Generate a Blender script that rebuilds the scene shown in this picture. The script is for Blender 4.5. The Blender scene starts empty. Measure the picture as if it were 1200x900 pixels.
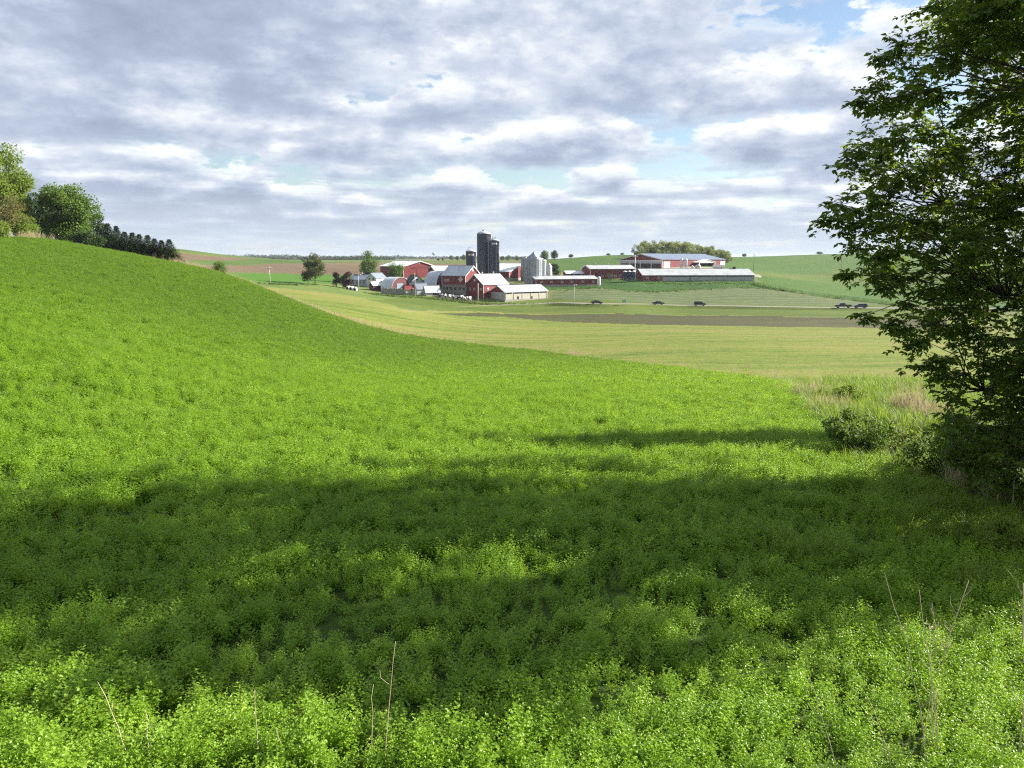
import bpy, math, random
import numpy as np
from mathutils import Vector, Matrix, Euler

R_ = math.radians
sc = bpy.context.scene
COL = sc.collection
rng = np.random.default_rng(7)
random.seed(7)

# ------------------------------------------------------------------ camera
F_PX = 900.0                      # focal length in pixels of a 1200 x 900 frame
CAM_Z = 20.0
PITCH = math.atan(147.0 / F_PX)   # horizon 147 px above the centre
cam_d = bpy.data.cameras.new('camera')
cam_d.sensor_width = 36.0
cam_d.lens = 36.0 * F_PX / 1200.0
cam_d.clip_start = 0.05
cam_d.clip_end = 20000
cam = bpy.data.objects.new('camera', cam_d)
cam.location = (0, 0, CAM_Z)
cam.rotation_euler = (math.pi / 2 - PITCH, 0, 0)
COL.objects.link(cam)
sc.camera = cam

# ------------------------------------------------------------------ world, sun, exposure
SUN_EL, SUN_AZ = R_(27), R_(15)    # azimuth measured from +X (right) towards +Y (ahead)
S = Vector((math.cos(SUN_EL) * math.cos(SUN_AZ), math.cos(SUN_EL) * math.sin(SUN_AZ), math.sin(SUN_EL)))
sun_d = bpy.data.lights.new('sun', 'SUN')
sun_d.energy = 5.0
sun_d.angle = R_(0.53)
sun_d.color = (1.0, 0.94, 0.84)
sun = bpy.data.objects.new('sun', sun_d)
sun.rotation_euler = S.to_track_quat('Z', 'Y').to_euler()
sun.location = (60, 20, 60)
COL.objects.link(sun)

sc.view_settings.view_transform = 'Standard'
sc.view_settings.look = 'None'
sc.view_settings.gamma = 1.0
sc.view_settings.use_curve_mapping = False
sc.view_settings.exposure = 1.55
sc.render.engine = 'CYCLES'
sc.cycles.use_denoising = False
sc.cycles.filter_width = 1.2
sc.cycles.max_bounces = 8
sc.cycles.diffuse_bounces = 3
sc.cycles.glossy_bounces = 2
sc.cycles.transmission_bounces = 4
sc.cycles.transparent_max_bounces = 8
sc.cycles.volume_bounces = 0
sc.cycles.use_fast_gi = False

world = bpy.data.worlds.new('World')
sc.world = world
world.use_nodes = True


class NT:
    """tiny helper for node trees"""
    def __init__(self, tree):
        self.t = tree
        self.n = tree.nodes
        self.l = tree.links

    def node(self, typ, ins=None, **props):
        nd = self.n.new(typ)
        for k, v in props.items():
            setattr(nd, k, v)
        if ins:
            for k, v in ins.items():
                s = nd.inputs[k]
                if hasattr(v, 'is_linked') or isinstance(v, bpy.types.NodeSocket):
                    self.l.new(v, s)
                else:
                    s.default_value = v
        return nd

    def m(self, op, a, b=0.0, c=None, clamp=False):
        ins = {0: a, 1: b}
        if c is not None:
            ins[2] = c
        return self.node('ShaderNodeMath', ins, operation=op, use_clamp=clamp).outputs[0]

    def mapr(self, v, a, b, c=0.0, d=1.0, smooth=False):
        nd = self.node('ShaderNodeMapRange', {0: v, 1: a, 2: b, 3: c, 4: d})
        if smooth:
            nd.interpolation_type = 'SMOOTHSTEP'
        return nd.outputs[0]

    def noise(self, vec, scale, detail=4, rough=0.55, dim='3D', dist=0.0):
        nd = self.node('ShaderNodeTexNoise', {'Scale': scale, 'Detail': detail, 'Roughness': rough, 'Distortion': dist}, noise_dimensions=dim)
        if vec is not None:
            self.l.new(vec, nd.inputs['Vector'])
        return nd.outputs[0]

    def ramp(self, fac, stops, interp='LINEAR'):
        nd = self.node('ShaderNodeValToRGB', {0: fac})
        cr = nd.color_ramp
        cr.interpolation = interp
        while len(cr.elements) < len(stops):
            cr.elements.new(0.5)
        for e, (p, c) in zip(cr.elements, stops):
            e.position = p
            e.color = (*c, 1) if len(c) == 3 else c
        return nd.outputs[0]

    def mix(self, fac, a, b, blend='MIX'):
        nd = self.node('ShaderNodeMix', data_type='RGBA', blend_type=blend)
        for i, v in ((0, fac), (6, a), (7, b)):
            s = nd.inputs[i]
            if isinstance(v, bpy.types.NodeSocket):
                self.l.new(v, s)
            else:
                s.default_value = (*v, 1) if (i > 0 and len(v) == 3) else v
        return nd.outputs[2]

    def xyz(self, x, y, z):
        return self.node('ShaderNodeCombineXYZ', {0: x, 1: y, 2: z}).outputs[0]


def build_world():
    t = world.node_tree
    for n in list(t.nodes):
        t.nodes.remove(n)
    w = NT(t)
    out = w.node('ShaderNodeOutputWorld')
    sky = w.node('ShaderNodeTexSky')
    sky.sky_type = 'NISHITA'
    sky.sun_disc = False
    sky.sun_elevation = SUN_EL
    sky.sun_rotation = math.pi / 2 - SUN_AZ
    sky.altitude = 280
    sky.air_density = 1.0
    sky.dust_density = 0.6
    bg_sky = w.node('ShaderNodeBackground', {0: sky.outputs[0], 1: 0.055})
    D = w.node('ShaderNodeTexCoord').outputs['Generated']
    sp = w.node('ShaderNodeSeparateXYZ', {0: D})
    dx, dy, dz = sp.outputs
    zc = w.m('ADD', w.m('MAXIMUM', dz, 0.0), 0.030)
    inv = w.m('DIVIDE', 1.0, zc)
    OFF = (41.3, 24.7)
    jit = w.m('SUBTRACT', w.node('ShaderNodeTexWhiteNoise', {0: D}, noise_dimensions='3D').outputs[0], 0.5)
    base, thick, NS = 1.5, 0.55, 10
    # broad coverage, evaluated once at the cloud base
    bx = w.m('MULTIPLY', dx, w.m('MULTIPLY', inv, base))
    by = w.m('MULTIPLY', dy, w.m('MULTIPLY', inv, base))
    cov = w.noise(w.xyz(w.m('ADD', bx, OFF[0]), w.m('ADD', by, OFF[1]), 2.0), 0.16, 3, 0.5)
    bil = w.noise(w.node('ShaderNodeMapping', {0: D, 'Scale': (1, 1, 1.7)}).outputs[0], 15.0, 7, 0.60)
    bil = w.m('SUBTRACT', bil, 0.5)
    bil2 = w.m('SUBTRACT', w.noise(w.node('ShaderNodeMapping', {0: D, 'Scale': (1, 1, 2.4)}).outputs[0], 34.0, 5, 0.6), 0.5)
    bil = w.m('ADD', bil, w.m('MULTIPLY', bil2, 0.55))
    covb = w.m('ADD', w.m('MULTIPLY_ADD', cov, 0.62, -0.265), w.m('MULTIPLY', bil, 0.27))
    T = 1.0
    L = 0.0
    for i in range(NS):
        hf = (i + 0.5) / NS
        h = base + thick * hf
        hi = w.m('MULTIPLY', inv, w.m('MULTIPLY_ADD', jit, thick / NS * 0.6, h))
        P = w.xyz(w.m('MULTIPLY_ADD', dx, hi, 3.1), w.m('MULTIPLY_ADD', dy, hi, 7.9), h * 1.5)
        n = w.noise(P, 0.70, 4, 0.52)
        thr = hf ** 1.4 * 0.22 + 0.425
        d = w.m('SUBTRACT', w.m('ADD', n, covb), thr)
        dens = w.mapr(d, 0.0, 0.03, 0.0, 1.0)
        a = w.m('MULTIPLY', dens, 0.45)
        # sun-lit upper parts are bright, deep low parts grey
        lig = w.m('SUBTRACT', hf * 1.15 + 0.46, w.m('MULTIPLY', w.m('MAXIMUM', d, 0.0), 2.6), clamp=True)
        wgt = w.m('MULTIPLY', a, T)
        L = w.m('MULTIPLY_ADD', wgt, lig, L)
        T = w.m('MULTIPLY', T, w.m('SUBTRACT', 1.0, a))
    alpha = w.m('SUBTRACT', 1.0, T)
    lum = w.m('ADD', w.m('DIVIDE', L, w.m('MAXIMUM', alpha, 0.001)), w.m('MULTIPLY', bil, -0.26), clamp=True)
    ccol = w.ramp(lum, [(0.0, (0.115, 0.134, 0.176)), (0.22, (0.152, 0.176, 0.224)), (0.42, (0.205, 0.228, 0.270)), (0.64, (0.295, 0.307, 0.318)), (1.0, (0.40, 0.396, 0.385))])
    alpha2 = w.mapr(alpha, 0.0, 0.9, 0.0, 1.0)
    # aerial perspective of the far cloud deck
    hz = w.mapr(dz, 0.0, 0.10, 0.88, 0.0, smooth=True)
    ccol = w.mix(hz, ccol, (0.215, 0.245, 0.275))
    afin = w.m('MAXIMUM', alpha2, hz)
    up = w.mapr(dz, -0.02, 0.0, 0.0, 1.0)
    bg_cl = w.node('ShaderNodeBackground', {0: ccol, 1: 1.1})
    mixs = w.node('ShaderNodeMixShader', {0: w.m('MULTIPLY', afin, up), 1: bg_sky.outputs[0], 2: bg_cl.outputs[0]})
    w.l.new(mixs.outputs[0], out.inputs[0])


build_world()

# ------------------------------------------------------------------ pixel <-> world
CP, SP_ = math.cos(PITCH), math.sin(PITCH)


def ray(px, py):
    a = (px - 600.0) / F_PX
    b = (450.0 - py) / F_PX
    return np.array([a, CP + b * SP_, -SP_ + b * CP])


def at(px, py, Y):
    d = ray(px, py)
    t = Y / d[1]
    return np.array([d[0] * t, Y, CAM_Z + d[2] * t])


# ------------------------------------------------------------------ terrain height field
_ctrl = []
for (px, py, Y) in [
    # foreground slope
    (600, 900, 4.7), (600, 600, 12.5), (600, 500, 25), (600, 450, 47), (600, 425, 85),
    (1000, 620, 12), (1100, 540, 20), (1000, 500, 28), (1000, 455, 50), (1150, 470, 40),
    (300, 620, 11.5), (300, 480, 25), (300, 420, 48), (300, 370, 95),
    (0, 640, 10.5), (0, 480, 19), (0, 380, 34), (0, 320, 62), (150, 360, 60), (450, 430, 65), (450, 405, 110),
    # crest / boundary of the alfalfa
    (10, 281, 110), (40, 281, 114), (80, 286.5, 119), (120, 293.5, 124), (160, 300.5, 130), (200, 308.5, 136),
    (260, 322, 146), (320, 345, 155), (360, 360, 160), (400, 374, 162), (450, 388, 158), (500, 397, 152), (560, 404.5, 145),
    (620, 411, 130), (700, 422, 100), (800, 434, 72), (880, 445, 57), (925, 452, 49),
    # stubble, soil strip, road
    (400, 352, 240), (450, 360, 230), (500, 372, 225), (560, 385, 200), (650, 397, 168), (650, 380, 240), (650, 366, 285),
    (800, 408, 118), (800, 390, 180), (800, 379, 240), (800, 361, 300), (950, 425, 88), (950, 395, 165), (950, 380, 235), (950, 361, 290),
    (1100, 395, 165), (1100, 380, 230), (1100, 361, 285), (1150, 430, 75),
    # farm yard and bank
    (320, 333, 300), (370, 334, 318), (440, 336, 350), (450, 345, 322), (500, 346, 322), (540, 350, 318), (560, 351, 318), (600, 351, 322), (640, 351, 326),
    (560, 333, 352), (625, 336, 352), (700, 336, 356), (640, 330, 375), (690, 328, 378), (745, 329, 374), (800, 331, 370), (880, 331, 372),
    (800, 340, 346), (740, 342, 340), (900, 338, 350), (1000, 351, 318), (690, 352, 312),
    (730, 316, 425), (776, 315, 418), (850, 314.5, 430), (490, 326, 395), (470, 328, 390), (600, 330, 372),
    # far right hill
    (900, 316, 520), (1000, 335, 400), (1000, 317, 520), (1000, 297, 720), (940, 299, 700), (870, 303, 640), (1060, 296.5, 720), (1200, 300, 700), (1100, 330, 420),
    (720, 299, 620), (680, 302, 610), (640, 306, 600), (790, 300, 640), (700, 310, 500), (640, 318, 455),
    # far left fields
    (212, 292, 500), (250, 297, 525), (300, 302, 560), (340, 304.5, 640), (400, 306, 800), (300, 320, 380), (300, 312, 460),
    (450, 318, 455), (450, 307, 700), (550, 309, 600), (550, 318, 450), (600, 306, 800), (520, 305, 1000),
]:
    _ctrl.append(at(px, py, Y))
for (px, Y, z) in [(300, 200, 10.6), (200, 200, 15.5), (200, 300, 14.5), (100, 180, 19.5), (0, 180, 21.0), (100, 300, 17.5), (0, 300, 20), (100, 480, 26), (0, 480, 30),
                   (250, 200, 13.0), (270, 290, 11.5), (1000, 900, 22), (1200, 900, 22.5), (870, 850, 19.5), (720, 850, 18), (250, 800, 19), (100, 800, 22)]:
    _ctrl.append(np.array([(px - 600) / F_PX * Y, Y, z]))
for az in (-36, -20, 0, 20, 36):
    for Y, z in ((1500, 17.4), (2600, 17.8), (5000, 18.0), (9000, 18.0)):
        a = R_(az)
        _ctrl.append(np.array([Y * math.tan(a), Y, z]))
# outside the frame
for az, prof in ((-60, ((5, 17.0), (20, 18.2), (60, 21.5), (120, 24), (300, 22), (800, 22), (3000, 18))),
                 (-110, ((5, 17.1), (30, 18.5), (100, 21), (400, 21), (3000, 18))),
                 (180, ((5, 17.0), (30, 17.0), (100, 17), (400, 17), (3000, 18))),
                 (-180, ((5, 17.0), (30, 17.0), (100, 17), (400, 17), (3000, 18))),
                 (110, ((5, 16.9), (30, 16.0), (100, 12), (400, 10), (3000, 18))),
                 (60, ((5, 16.6), (20, 15.3), (60, 10.5), (130, 5), (300, 6), (800, 20), (3000, 18)))):
    for Rr, z in prof:
        _ctrl.append(np.array([Rr * math.sin(R_(az)), Rr * math.cos(R_(az)), z]))
for az in range(-180, 180, 45):
    _ctrl.append(np.array([2 * math.sin(R_(az)), 2 * math.cos(R_(az)), 17.0]))
_ctrl = np.array(_ctrl)


def _feat(x, y):
    r = np.sqrt(x * x + y * y)
    return np.stack([np.arctan2(x, y) * 1.6, np.log(np.maximum(r, 1.0))], -1)


def _kern(d2):
    return 0.5 * d2 * np.log(np.maximum(d2, 1e-12))


_cf = _feat(_ctrl[:, 0], _ctrl[:, 1])
_n = len(_cf)
_K = _kern(((_cf[:, None] - _cf[None]) ** 2).sum(-1)) + np.eye(_n) * 1e-4
_P = np.c_[np.ones(_n), _cf]
_A = np.block([[_K, _P], [_P.T, np.zeros((3, 3))]])
_sol = np.linalg.solve(_A, np.r_[_ctrl[:, 2], np.zeros(3)])
_w, _c = _sol[:_n], _sol[_n:]


def H(x, y):
    x = np.atleast_1d(np.asarray(x, float)).ravel()
    y = np.atleast_1d(np.asarray(y, float)).ravel()
    out = np.empty(len(x))
    for s in range(0, len(x), 60000):
        f = _feat(x[s:s + 60000], y[s:s + 60000])
        d2 = (f[:, 0:1] - _cf[None, :, 0]) ** 2 + (f[:, 1:2] - _cf[None, :, 1]) ** 2
        out[s:s + 60000] = _kern(d2) @ _w + _c[0] + f @ _c[1:]
    return out


def hz(x, y):
    return float(H(x, y)[0])


_ts = np.exp(np.linspace(math.log(2.5), math.log(6000), 1600))


def hit(px, py, ymin=0.0):
    d = ray(px, py)
    t = _ts[_ts * d[1] > ymin]
    P = d[None] * t[:, None]
    z = H(P[:, 0], P[:, 1])
    below = (P[:, 2] + CAM_Z) <= z
    if not below.any():
        g = np.argmin(P[:, 2] + CAM_Z - z)
        return np.array([P[g, 0], P[g, 1], z[g]])
    k = int(np.argmax(below))
    if k > 0:
        a0 = P[k - 1, 2] + CAM_Z - z[k - 1]
        a1 = P[k, 2] + CAM_Z - z[k]
        f = a0 / (a0 - a1)
        q = P[k - 1] * (1 - f) + P[k] * f
    else:
        q = P[k]
    return np.array([q[0], q[1], hz(q[0], q[1])])


def ground_at(px, Y):
    """ground point in image column px at depth Y"""
    x = (px - 600) / F_PX * Y * 1.0
    for _ in range(3):
        z = hz(x, Y)
        # forward distance along the optical axis
        depth = Y * CP + (CAM_Z - z) * SP_
        x = (px - 600) / F_PX * depth
    return np.array([x, Y, hz(x, Y)])


def inpoly(x, y, poly):
    inside = np.zeros(len(x), bool)
    n = len(poly)
    j = n - 1
    for i in range(n):
        xi, yi = poly[i]
        xj, yj = poly[j]
        c = ((yi > y) != (yj > y)) & (x < (xj - xi) * (y - yi) / (yj - yi + 1e-12) + xi)
        inside ^= c
        j = i
    return inside


def vnoise(x, y, scale, seed=0):
    """smooth value noise, numpy"""
    x = x / scale + seed * 17.13
    y = y / scale + seed * 9.71
    xi, yi = np.floor(x).astype(np.int64), np.floor(y).astype(np.int64)
    fx, fy = x - xi, y - yi
    fx, fy = fx * fx * (3 - 2 * fx), fy * fy * (3 - 2 * fy)

    def h(a, b):
        v = np.sin(a * 127.1 + b * 311.7 + seed * 74.7) * 43758.5453
        return v - np.floor(v)
    return (h(xi, yi) * (1 - fx) + h(xi + 1, yi) * fx) * (1 - fy) + (h(xi, yi + 1) * (1 - fx) + h(xi + 1, yi + 1) * fx) * fy


# ------------------------------------------------------------------ mesh helpers
def tag(o, label=None, cat=None, group=None, kind=None):
    if label:
        o['label'] = label
    if cat:
        o['category'] = cat
    if group:
        o['group'] = group
    if kind:
        o['kind'] = kind
    return o


def link(o, parent=None):
    COL.objects.link(o)
    if parent is not None:
        o.parent = parent
    return o


def empty(name, loc, rz=0.0):
    o = bpy.data.objects.new(name, None)
    o.location = loc
    o.rotation_euler = (0, 0, rz)
    o.empty_display_size = 0.3
    return link(o)


def mesh_np(name, V, Fc, mat=None, parent=None, attr=None, smooth=False, do_link=True):
    """V (n,3), Fc (m,k) all faces with k corners"""
    me = bpy.data.meshes.new(name)
    V = np.asarray(V, np.float32)
    Fc = np.asarray(Fc, np.int32)
    m, k = Fc.shape
    me.vertices.add(len(V))
    me.vertices.foreach_set('co', V.ravel())
    me.loops.add(m * k)
    me.loops.foreach_set('vertex_index', Fc.ravel())
    me.polygons.add(m)
    me.polygons.foreach_set('loop_start', np.arange(0, m * k, k, dtype=np.int32))
    if smooth:
        me.polygons.foreach_set('use_smooth', np.ones(m, bool))
    if attr:
        for nm, val in attr.items():
            a = me.attributes.new(nm, 'FLOAT', 'POINT')
            a.data.foreach_set('value', np.asarray(val, np.float32))
    me.update(calc_edges=True)
    if mat:
        me.materials.append(mat)
    o = bpy.data.objects.new(name, me)
    if do_link:
        link(o, parent)
    return o


class MB:
    """collects simple shapes and builds ONE mesh object"""
    def __init__(self):
        self.v = []
        self.f = []
        self.sm = []

    def add(self, v, f, smooth=False):
        b = len(self.v)
        self.v += [tuple(p) for p in v]
        self.f += [tuple(b + i for i in q) for q in f]
        self.sm += [smooth] * len(f)
        return self

    def box(self, x0, x1, y0, y1, z0, z1):
        v = [(x, y, z) for z in (z0, z1) for y in (y0, y1) for x in (x0, x1)]
        return self.add(v, [(0, 2, 3, 1), (4, 5, 7, 6), (0, 1, 5, 4), (2, 6, 7, 3), (0, 4, 6, 2), (1, 3, 7, 5)])

    def lathe(self, prof, n=24, cx=0, cy=0, a0=0, a1=2 * math.pi, smooth=True):
        v, f = [], []
        for (r, z) in prof:
            for k in range(n):
                a = 2 * math.pi * k / n
                v.append((cx + r * math.cos(a), cy + r * math.sin(a), z))
        for i in range(len(prof) - 1):
            for k in range(n):
                k2 = (k + 1) % n
                f.append((i * n + k, i * n + k2, (i + 1) * n + k2, (i + 1) * n + k))
        return self.add(v, f, smooth)

    def tube(self, pts, radii, n=6, cap=True):
        pts = [Vector(p) for p in pts]
        v, f = [], []
        for i, p in enumerate(pts):
            d = (pts[min(i + 1, len(pts) - 1)] - pts[max(i - 1, 0)])
            if d.length < 1e-9:
                d = Vector((0, 0, 1))
            d.normalize()
            s = d.cross(Vector((0, 0, 1)) if abs(d.z) < 0.95 else Vector((1, 0, 0))).normalized()
            u = s.cross(d)
            for k in range(n):
                a = 2 * math.pi * k / n
                v.append(p + (s * math.cos(a) + u * math.sin(a)) * radii[i])
        for i in range(len(pts) - 1):
            for k in range(n):
                k2 = (k + 1) % n
                f.append((i * n + k, i * n + k2, (i + 1) * n + k2, (i + 1) * n + k))
        if cap:
            f.append(tuple(range(n - 1, -1, -1)))
            f.append(tuple((len(pts) - 1) * n + k for k in range(n)))
        return self.add(v, f, True)

    def prism(self, poly, axis, a, b):
        """extrude polygon (list of 2d) along axis ('x': poly=(y,z), 'y': poly=(x,z))"""
        n = len(poly)
        if axis == 'x':
            v = [(a, p[0], p[1]) for p in poly] + [(b, p[0], p[1]) for p in poly]
        else:
            v = [(p[0], a, p[1]) for p in poly] + [(p[0], b, p[1]) for p in poly]
        f = [tuple(range(n)), tuple(range(2 * n - 1, n - 1, -1))] + [(i, n + i, n + (i + 1) % n, (i + 1) % n) for i in range(n)]
        return self.add(v, f)

    def build(self, name, mat, parent=None, do_link=True):
        me = bpy.data.meshes.new(name)
        me.from_pydata(self.v, [], self.f)
        me.polygons.foreach_set('use_smooth', self.sm)
        me.update()
        if mat:
            me.materials.append(mat)
        o = bpy.data.objects.new(name, me)
        if do_link:
            link(o, parent)
        return o


# ------------------------------------------------------------------ materials
def new_mat(name):
    m = bpy.data.materials.new(name)
    m.use_nodes = True
    w = NT(m.node_tree)
    for n in list(w.n):
        w.n.remove(n)
    out = w.node('ShaderNodeOutputMaterial')
    return m, w, out


def pmat(name, col, rough=0.6, metal=0.0, var=0.12, scale=1.5, bump=0.0, bscale=20.0, spec=0.4, wave=None):
    """painted / plain material with patchy wear"""
    m, w, out = new_mat(name)
    tc = w.node('ShaderNodeTexCoord').outputs['Object']
    n = w.noise(tc, scale, 5, 0.6)
    c2 = tuple(max(0.0, c * (1 - 2.2 * var)) for c in col)
    c3 = tuple(min(1.0, c * (1 + var)) for c in col)
    cc = w.ramp(n, [(0.3, c2), (0.52, col), (0.75, c3)])
    b = w.node('ShaderNodeBsdfPrincipled', {'Base Color': cc, 'Roughness': rough, 'Metallic': metal, 'Specular IOR Level': spec})
    hgt = None
    if wave:
        wv = w.node('ShaderNodeTexWave', {'Vector': tc, 'Scale': wave[1], 'Distortion': 0.0}, wave_type='BANDS', bands_direction=wave[0])
        hgt = wv.outputs[1]
    elif bump:
        hgt = w.noise(tc, bscale, 4, 0.6)
    if hgt is not None:
        bp = w.node('ShaderNodeBump', {'Strength': bump or 0.3, 'Distance': 0.04, 'Height': hgt})
        w.l.new(bp.outputs[0], b.inputs['Normal'])
    w.l.new(b.outputs[0], out.inputs[0])
    return m


def leaf_mat(name, dark, mid, light, transl=0.35, rough=0.5, patch=0.35, tcol=None, spec=0.35, inst=True, pscale=0.25, far=None):
    m, w, out = new_mat(name)
    if inst:
        rnd = w.node('ShaderNodeObjectInfo').outputs['Random']
    else:
        rnd = w.node('ShaderNodeAttribute', attribute_name='rnd').outputs['Fac']
    pos = w.node('ShaderNodeNewGeometry').outputs['Position']
    n = w.noise(pos, pscale, 3, 0.5)
    f = w.m('ADD', w.m('MULTIPLY', rnd, 1 - patch), w.m('MULTIPLY', w.mapr(n, 0.3, 0.7), patch))
    cc = w.ramp(f, [(0.0, dark), (0.5, mid), (1.0, light)])
    if far:      # blends to a darker, bluer leaf colour uphill, away and to the left
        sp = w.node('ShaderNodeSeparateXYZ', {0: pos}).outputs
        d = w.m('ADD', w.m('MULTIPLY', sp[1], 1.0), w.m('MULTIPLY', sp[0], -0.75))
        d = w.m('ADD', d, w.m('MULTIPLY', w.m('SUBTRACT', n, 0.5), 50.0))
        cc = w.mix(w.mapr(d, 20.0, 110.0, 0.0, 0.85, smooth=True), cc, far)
    b = w.node('ShaderNodeBsdfPrincipled', {'Base Color': cc, 'Roughness': rough, 'Specular IOR Level': spec})
    tc = w.mix(0.5, cc, tcol if tcol else tuple(min(1, c * 1.35) for c in light))
    tr = w.node('ShaderNodeBsdfTranslucent', {'Color': tc})
    mx = w.node('ShaderNodeMixShader', {0: transl, 1: b.outputs[0], 2: tr.outputs[0]})
    w.l.new(mx.outputs[0], out.inputs[0])
    return m


def field_mat(name, stops, s1=0.05, s2=0.6, s3=6.0, mixw=(0.45, 0.35, 0.2), rows=None, bump=0.25, bdist=0.15, spec=0.1, rough=0.9, streak=0.0, spread=0.14):
    """ground of a field: broad patches, mid clumps and fine speckle; rows=(angle, spacing m, strength, colour)"""
    m, w, out = new_mat(name)
    pos = w.node('ShaderNodeNewGeometry').outputs['Position']
    n1 = w.noise(pos, s1, 4, 0.6)
    n2 = w.noise(pos, s2, 4, 0.65)
    n3 = w.noise(pos, s3, 3, 0.7)
    f = w.m('ADD', w.m('ADD', w.m('MULTIPLY', n1, mixw[0]), w.m('MULTIPLY', n2, mixw[1])), w.m('MULTIPLY', n3, mixw[2]))
    if streak:   # drill and tillage passes run across the slope
        stv = w.node('ShaderNodeMapping', {0: pos, 'Rotation': (0, 0, R_(-4)), 'Scale': (0.05, 1.0, 0.2)}).outputs[0]
        f = w.m('ADD', w.m('MULTIPLY', f, 1 - streak), w.m('MULTIPLY', w.noise(stv, 0.16, 5, 0.65), streak))
    f = w.mapr(f, 0.5 - spread, 0.5 + spread)
    cc = w.ramp(f, stops)
    hgt = w.m('ADD', n2, w.m('MULTIPLY', n3, 0.5))
    if rows:
        ang, spc, stg, rc = rows
        sp = w.node('ShaderNodeSeparateXYZ', {0: pos}).outputs
        c = w.m('ADD', w.m('MULTIPLY', sp[0], math.cos(ang)), w.m('MULTIPLY', sp[1], math.sin(ang)))
        wob = w.m('MULTIPLY', w.noise(pos, 0.03, 2, 0.5), spc * 3.0)
        s = w.m('SINE', w.m('MULTIPLY', w.m('ADD', c, wob), 2 * math.pi / spc))
        k = w.m('MULTIPLY', w.mapr(s, -0.2, 0.9), w.m('MULTIPLY', w.mapr(n2, 0.3, 0.65), stg))
        cc = w.mix(k, cc, rc)
    b = w.node('ShaderNodeBsdfPrincipled', {'Base Color': cc, 'Roughness': rough, 'Specular IOR Level': spec})
    bp = w.node('ShaderNodeBump', {'Strength': bump, 'Distance': bdist, 'Height': hgt})
    w.l.new(bp.outputs[0], b.inputs['Normal'])
    w.l.new(b.outputs[0], out.inputs[0])
    return m


M = {}
M['alf_soil'] = field_mat('alfalfa_ground', [(0.0, (0.022, 0.035, 0.010)), (0.5, (0.04, 0.07, 0.012)), (1.0, (0.07, 0.115, 0.018))], 0.04, 0.9, 9.0, (0.25, 0.35, 0.4), bump=0.5, bdist=0.12)
M['stubble'] = field_mat('young_corn_in_stubble', [(0.0, (0.068, 0.110, 0.017)), (0.3, (0.112, 0.152, 0.024)), (0.55, (0.162, 0.181, 0.034)), (0.78, (0.196, 0.181, 0.056)), (1.0, (0.196, 0.152, 0.073))], 0.022, 0.35, 2.2, (0.34, 0.33, 0.33), rows=(R_(94), 2.6, 0.45, (0.10, 0.155, 0.022)), bump=0.7, bdist=0.3, streak=0.40, spread=0.095)
M['soil'] = field_mat('bare_soil', [(0.0, (0.044, 0.046, 0.018)), (0.5, (0.062, 0.062, 0.025)), (1.0, (0.094, 0.096, 0.035))], 0.03, 0.4, 3.0, streak=0.4)
M['verge'] = field_mat('verge_grass', [(0.0, (0.053, 0.086, 0.014)), (0.5, (0.084, 0.120, 0.020)), (1.0, (0.128, 0.146, 0.035))], 0.05, 0.5, 4.0, streak=0.4)
M['contour'] = field_mat('contour_field', [(0.0, (0.068, 0.098, 0.039)), (0.5, (0.088, 0.117, 0.046)), (1.0, (0.121, 0.140, 0.056))], 0.03, 0.4, 3.0, rows=(R_(84), 6.5, 0.45, (0.19, 0.20, 0.10)))
M['bank'] = field_mat('lush_bank', [(0.0, (0.022, 0.058, 0.010)), (0.5, (0.036, 0.086, 0.014)), (1.0, (0.060, 0.113, 0.021))], 0.06, 0.35, 2.0, bump=0.7, bdist=0.5)
M['hill'] = field_mat('hill_crop', [(0.0, (0.040, 0.086, 0.014)), (0.5, (0.058, 0.109, 0.018)), (1.0, (0.080, 0.129, 0.022))], 0.012, 0.15, 1.2, rows=(R_(80), 16.0, 0.35, (0.045, 0.115, 0.02)))
M['hay'] = field_mat('pale_strip', [(0.0, (0.137, 0.156, 0.039)), (0.5, (0.185, 0.183, 0.053)), (1.0, (0.225, 0.203, 0.070))], 0.03, 0.3, 2.0)
M['plough'] = field_mat('ploughed_field', [(0.0, (0.104, 0.074, 0.046)), (0.5, (0.137, 0.098, 0.060)), (1.0, (0.173, 0.129, 0.077))], 0.01, 0.12, 1.0, rows=(R_(60), 14.0, 0.4, (0.115, 0.09, 0.055)))
M['green2'] = field_mat('green_field', [(0.0, (0.048, 0.117, 0.014)), (0.5, (0.060, 0.140, 0.015)), (1.0, (0.080, 0.164, 0.021))], 0.02, 0.3, 2.0)
M['lawn'] = field_mat('lawn', [(0.0, (0.072, 0.121, 0.025)), (0.5, (0.104, 0.148, 0.035)), (1.0, (0.161, 0.176, 0.060))], 0.06, 0.5, 3.0)
M['plain'] = field_mat('far_fields', [(0.0, (0.040, 0.078, 0.021)), (0.42, (0.080, 0.125, 0.028)), (0.6, (0.137, 0.140, 0.049)), (1.0, (0.137, 0.105, 0.056))], 0.004, 0.02, 0.3, (0.7, 0.2, 0.1))
M['rough'] = field_mat('rough_ground', [(0.0, (0.040, 0.058, 0.013)), (0.5, (0.072, 0.094, 0.021)), (1.0, (0.161, 0.133, 0.056))], 0.25, 1.2, 8.0, bump=0.5)
M['yard'] = field_mat('gravel_yard', [(0.0, (0.201, 0.183, 0.140)), (0.5, (0.273, 0.250, 0.190)), (1.0, (0.337, 0.312, 0.239))], 0.1, 1.0, 8.0)
M['lot'] = field_mat('cattle_lot', [(0.0, (0.040, 0.035, 0.022)), (0.5, (0.068, 0.058, 0.035)), (1.0, (0.112, 0.094, 0.056))], 0.1, 1.0, 8.0)
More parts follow.
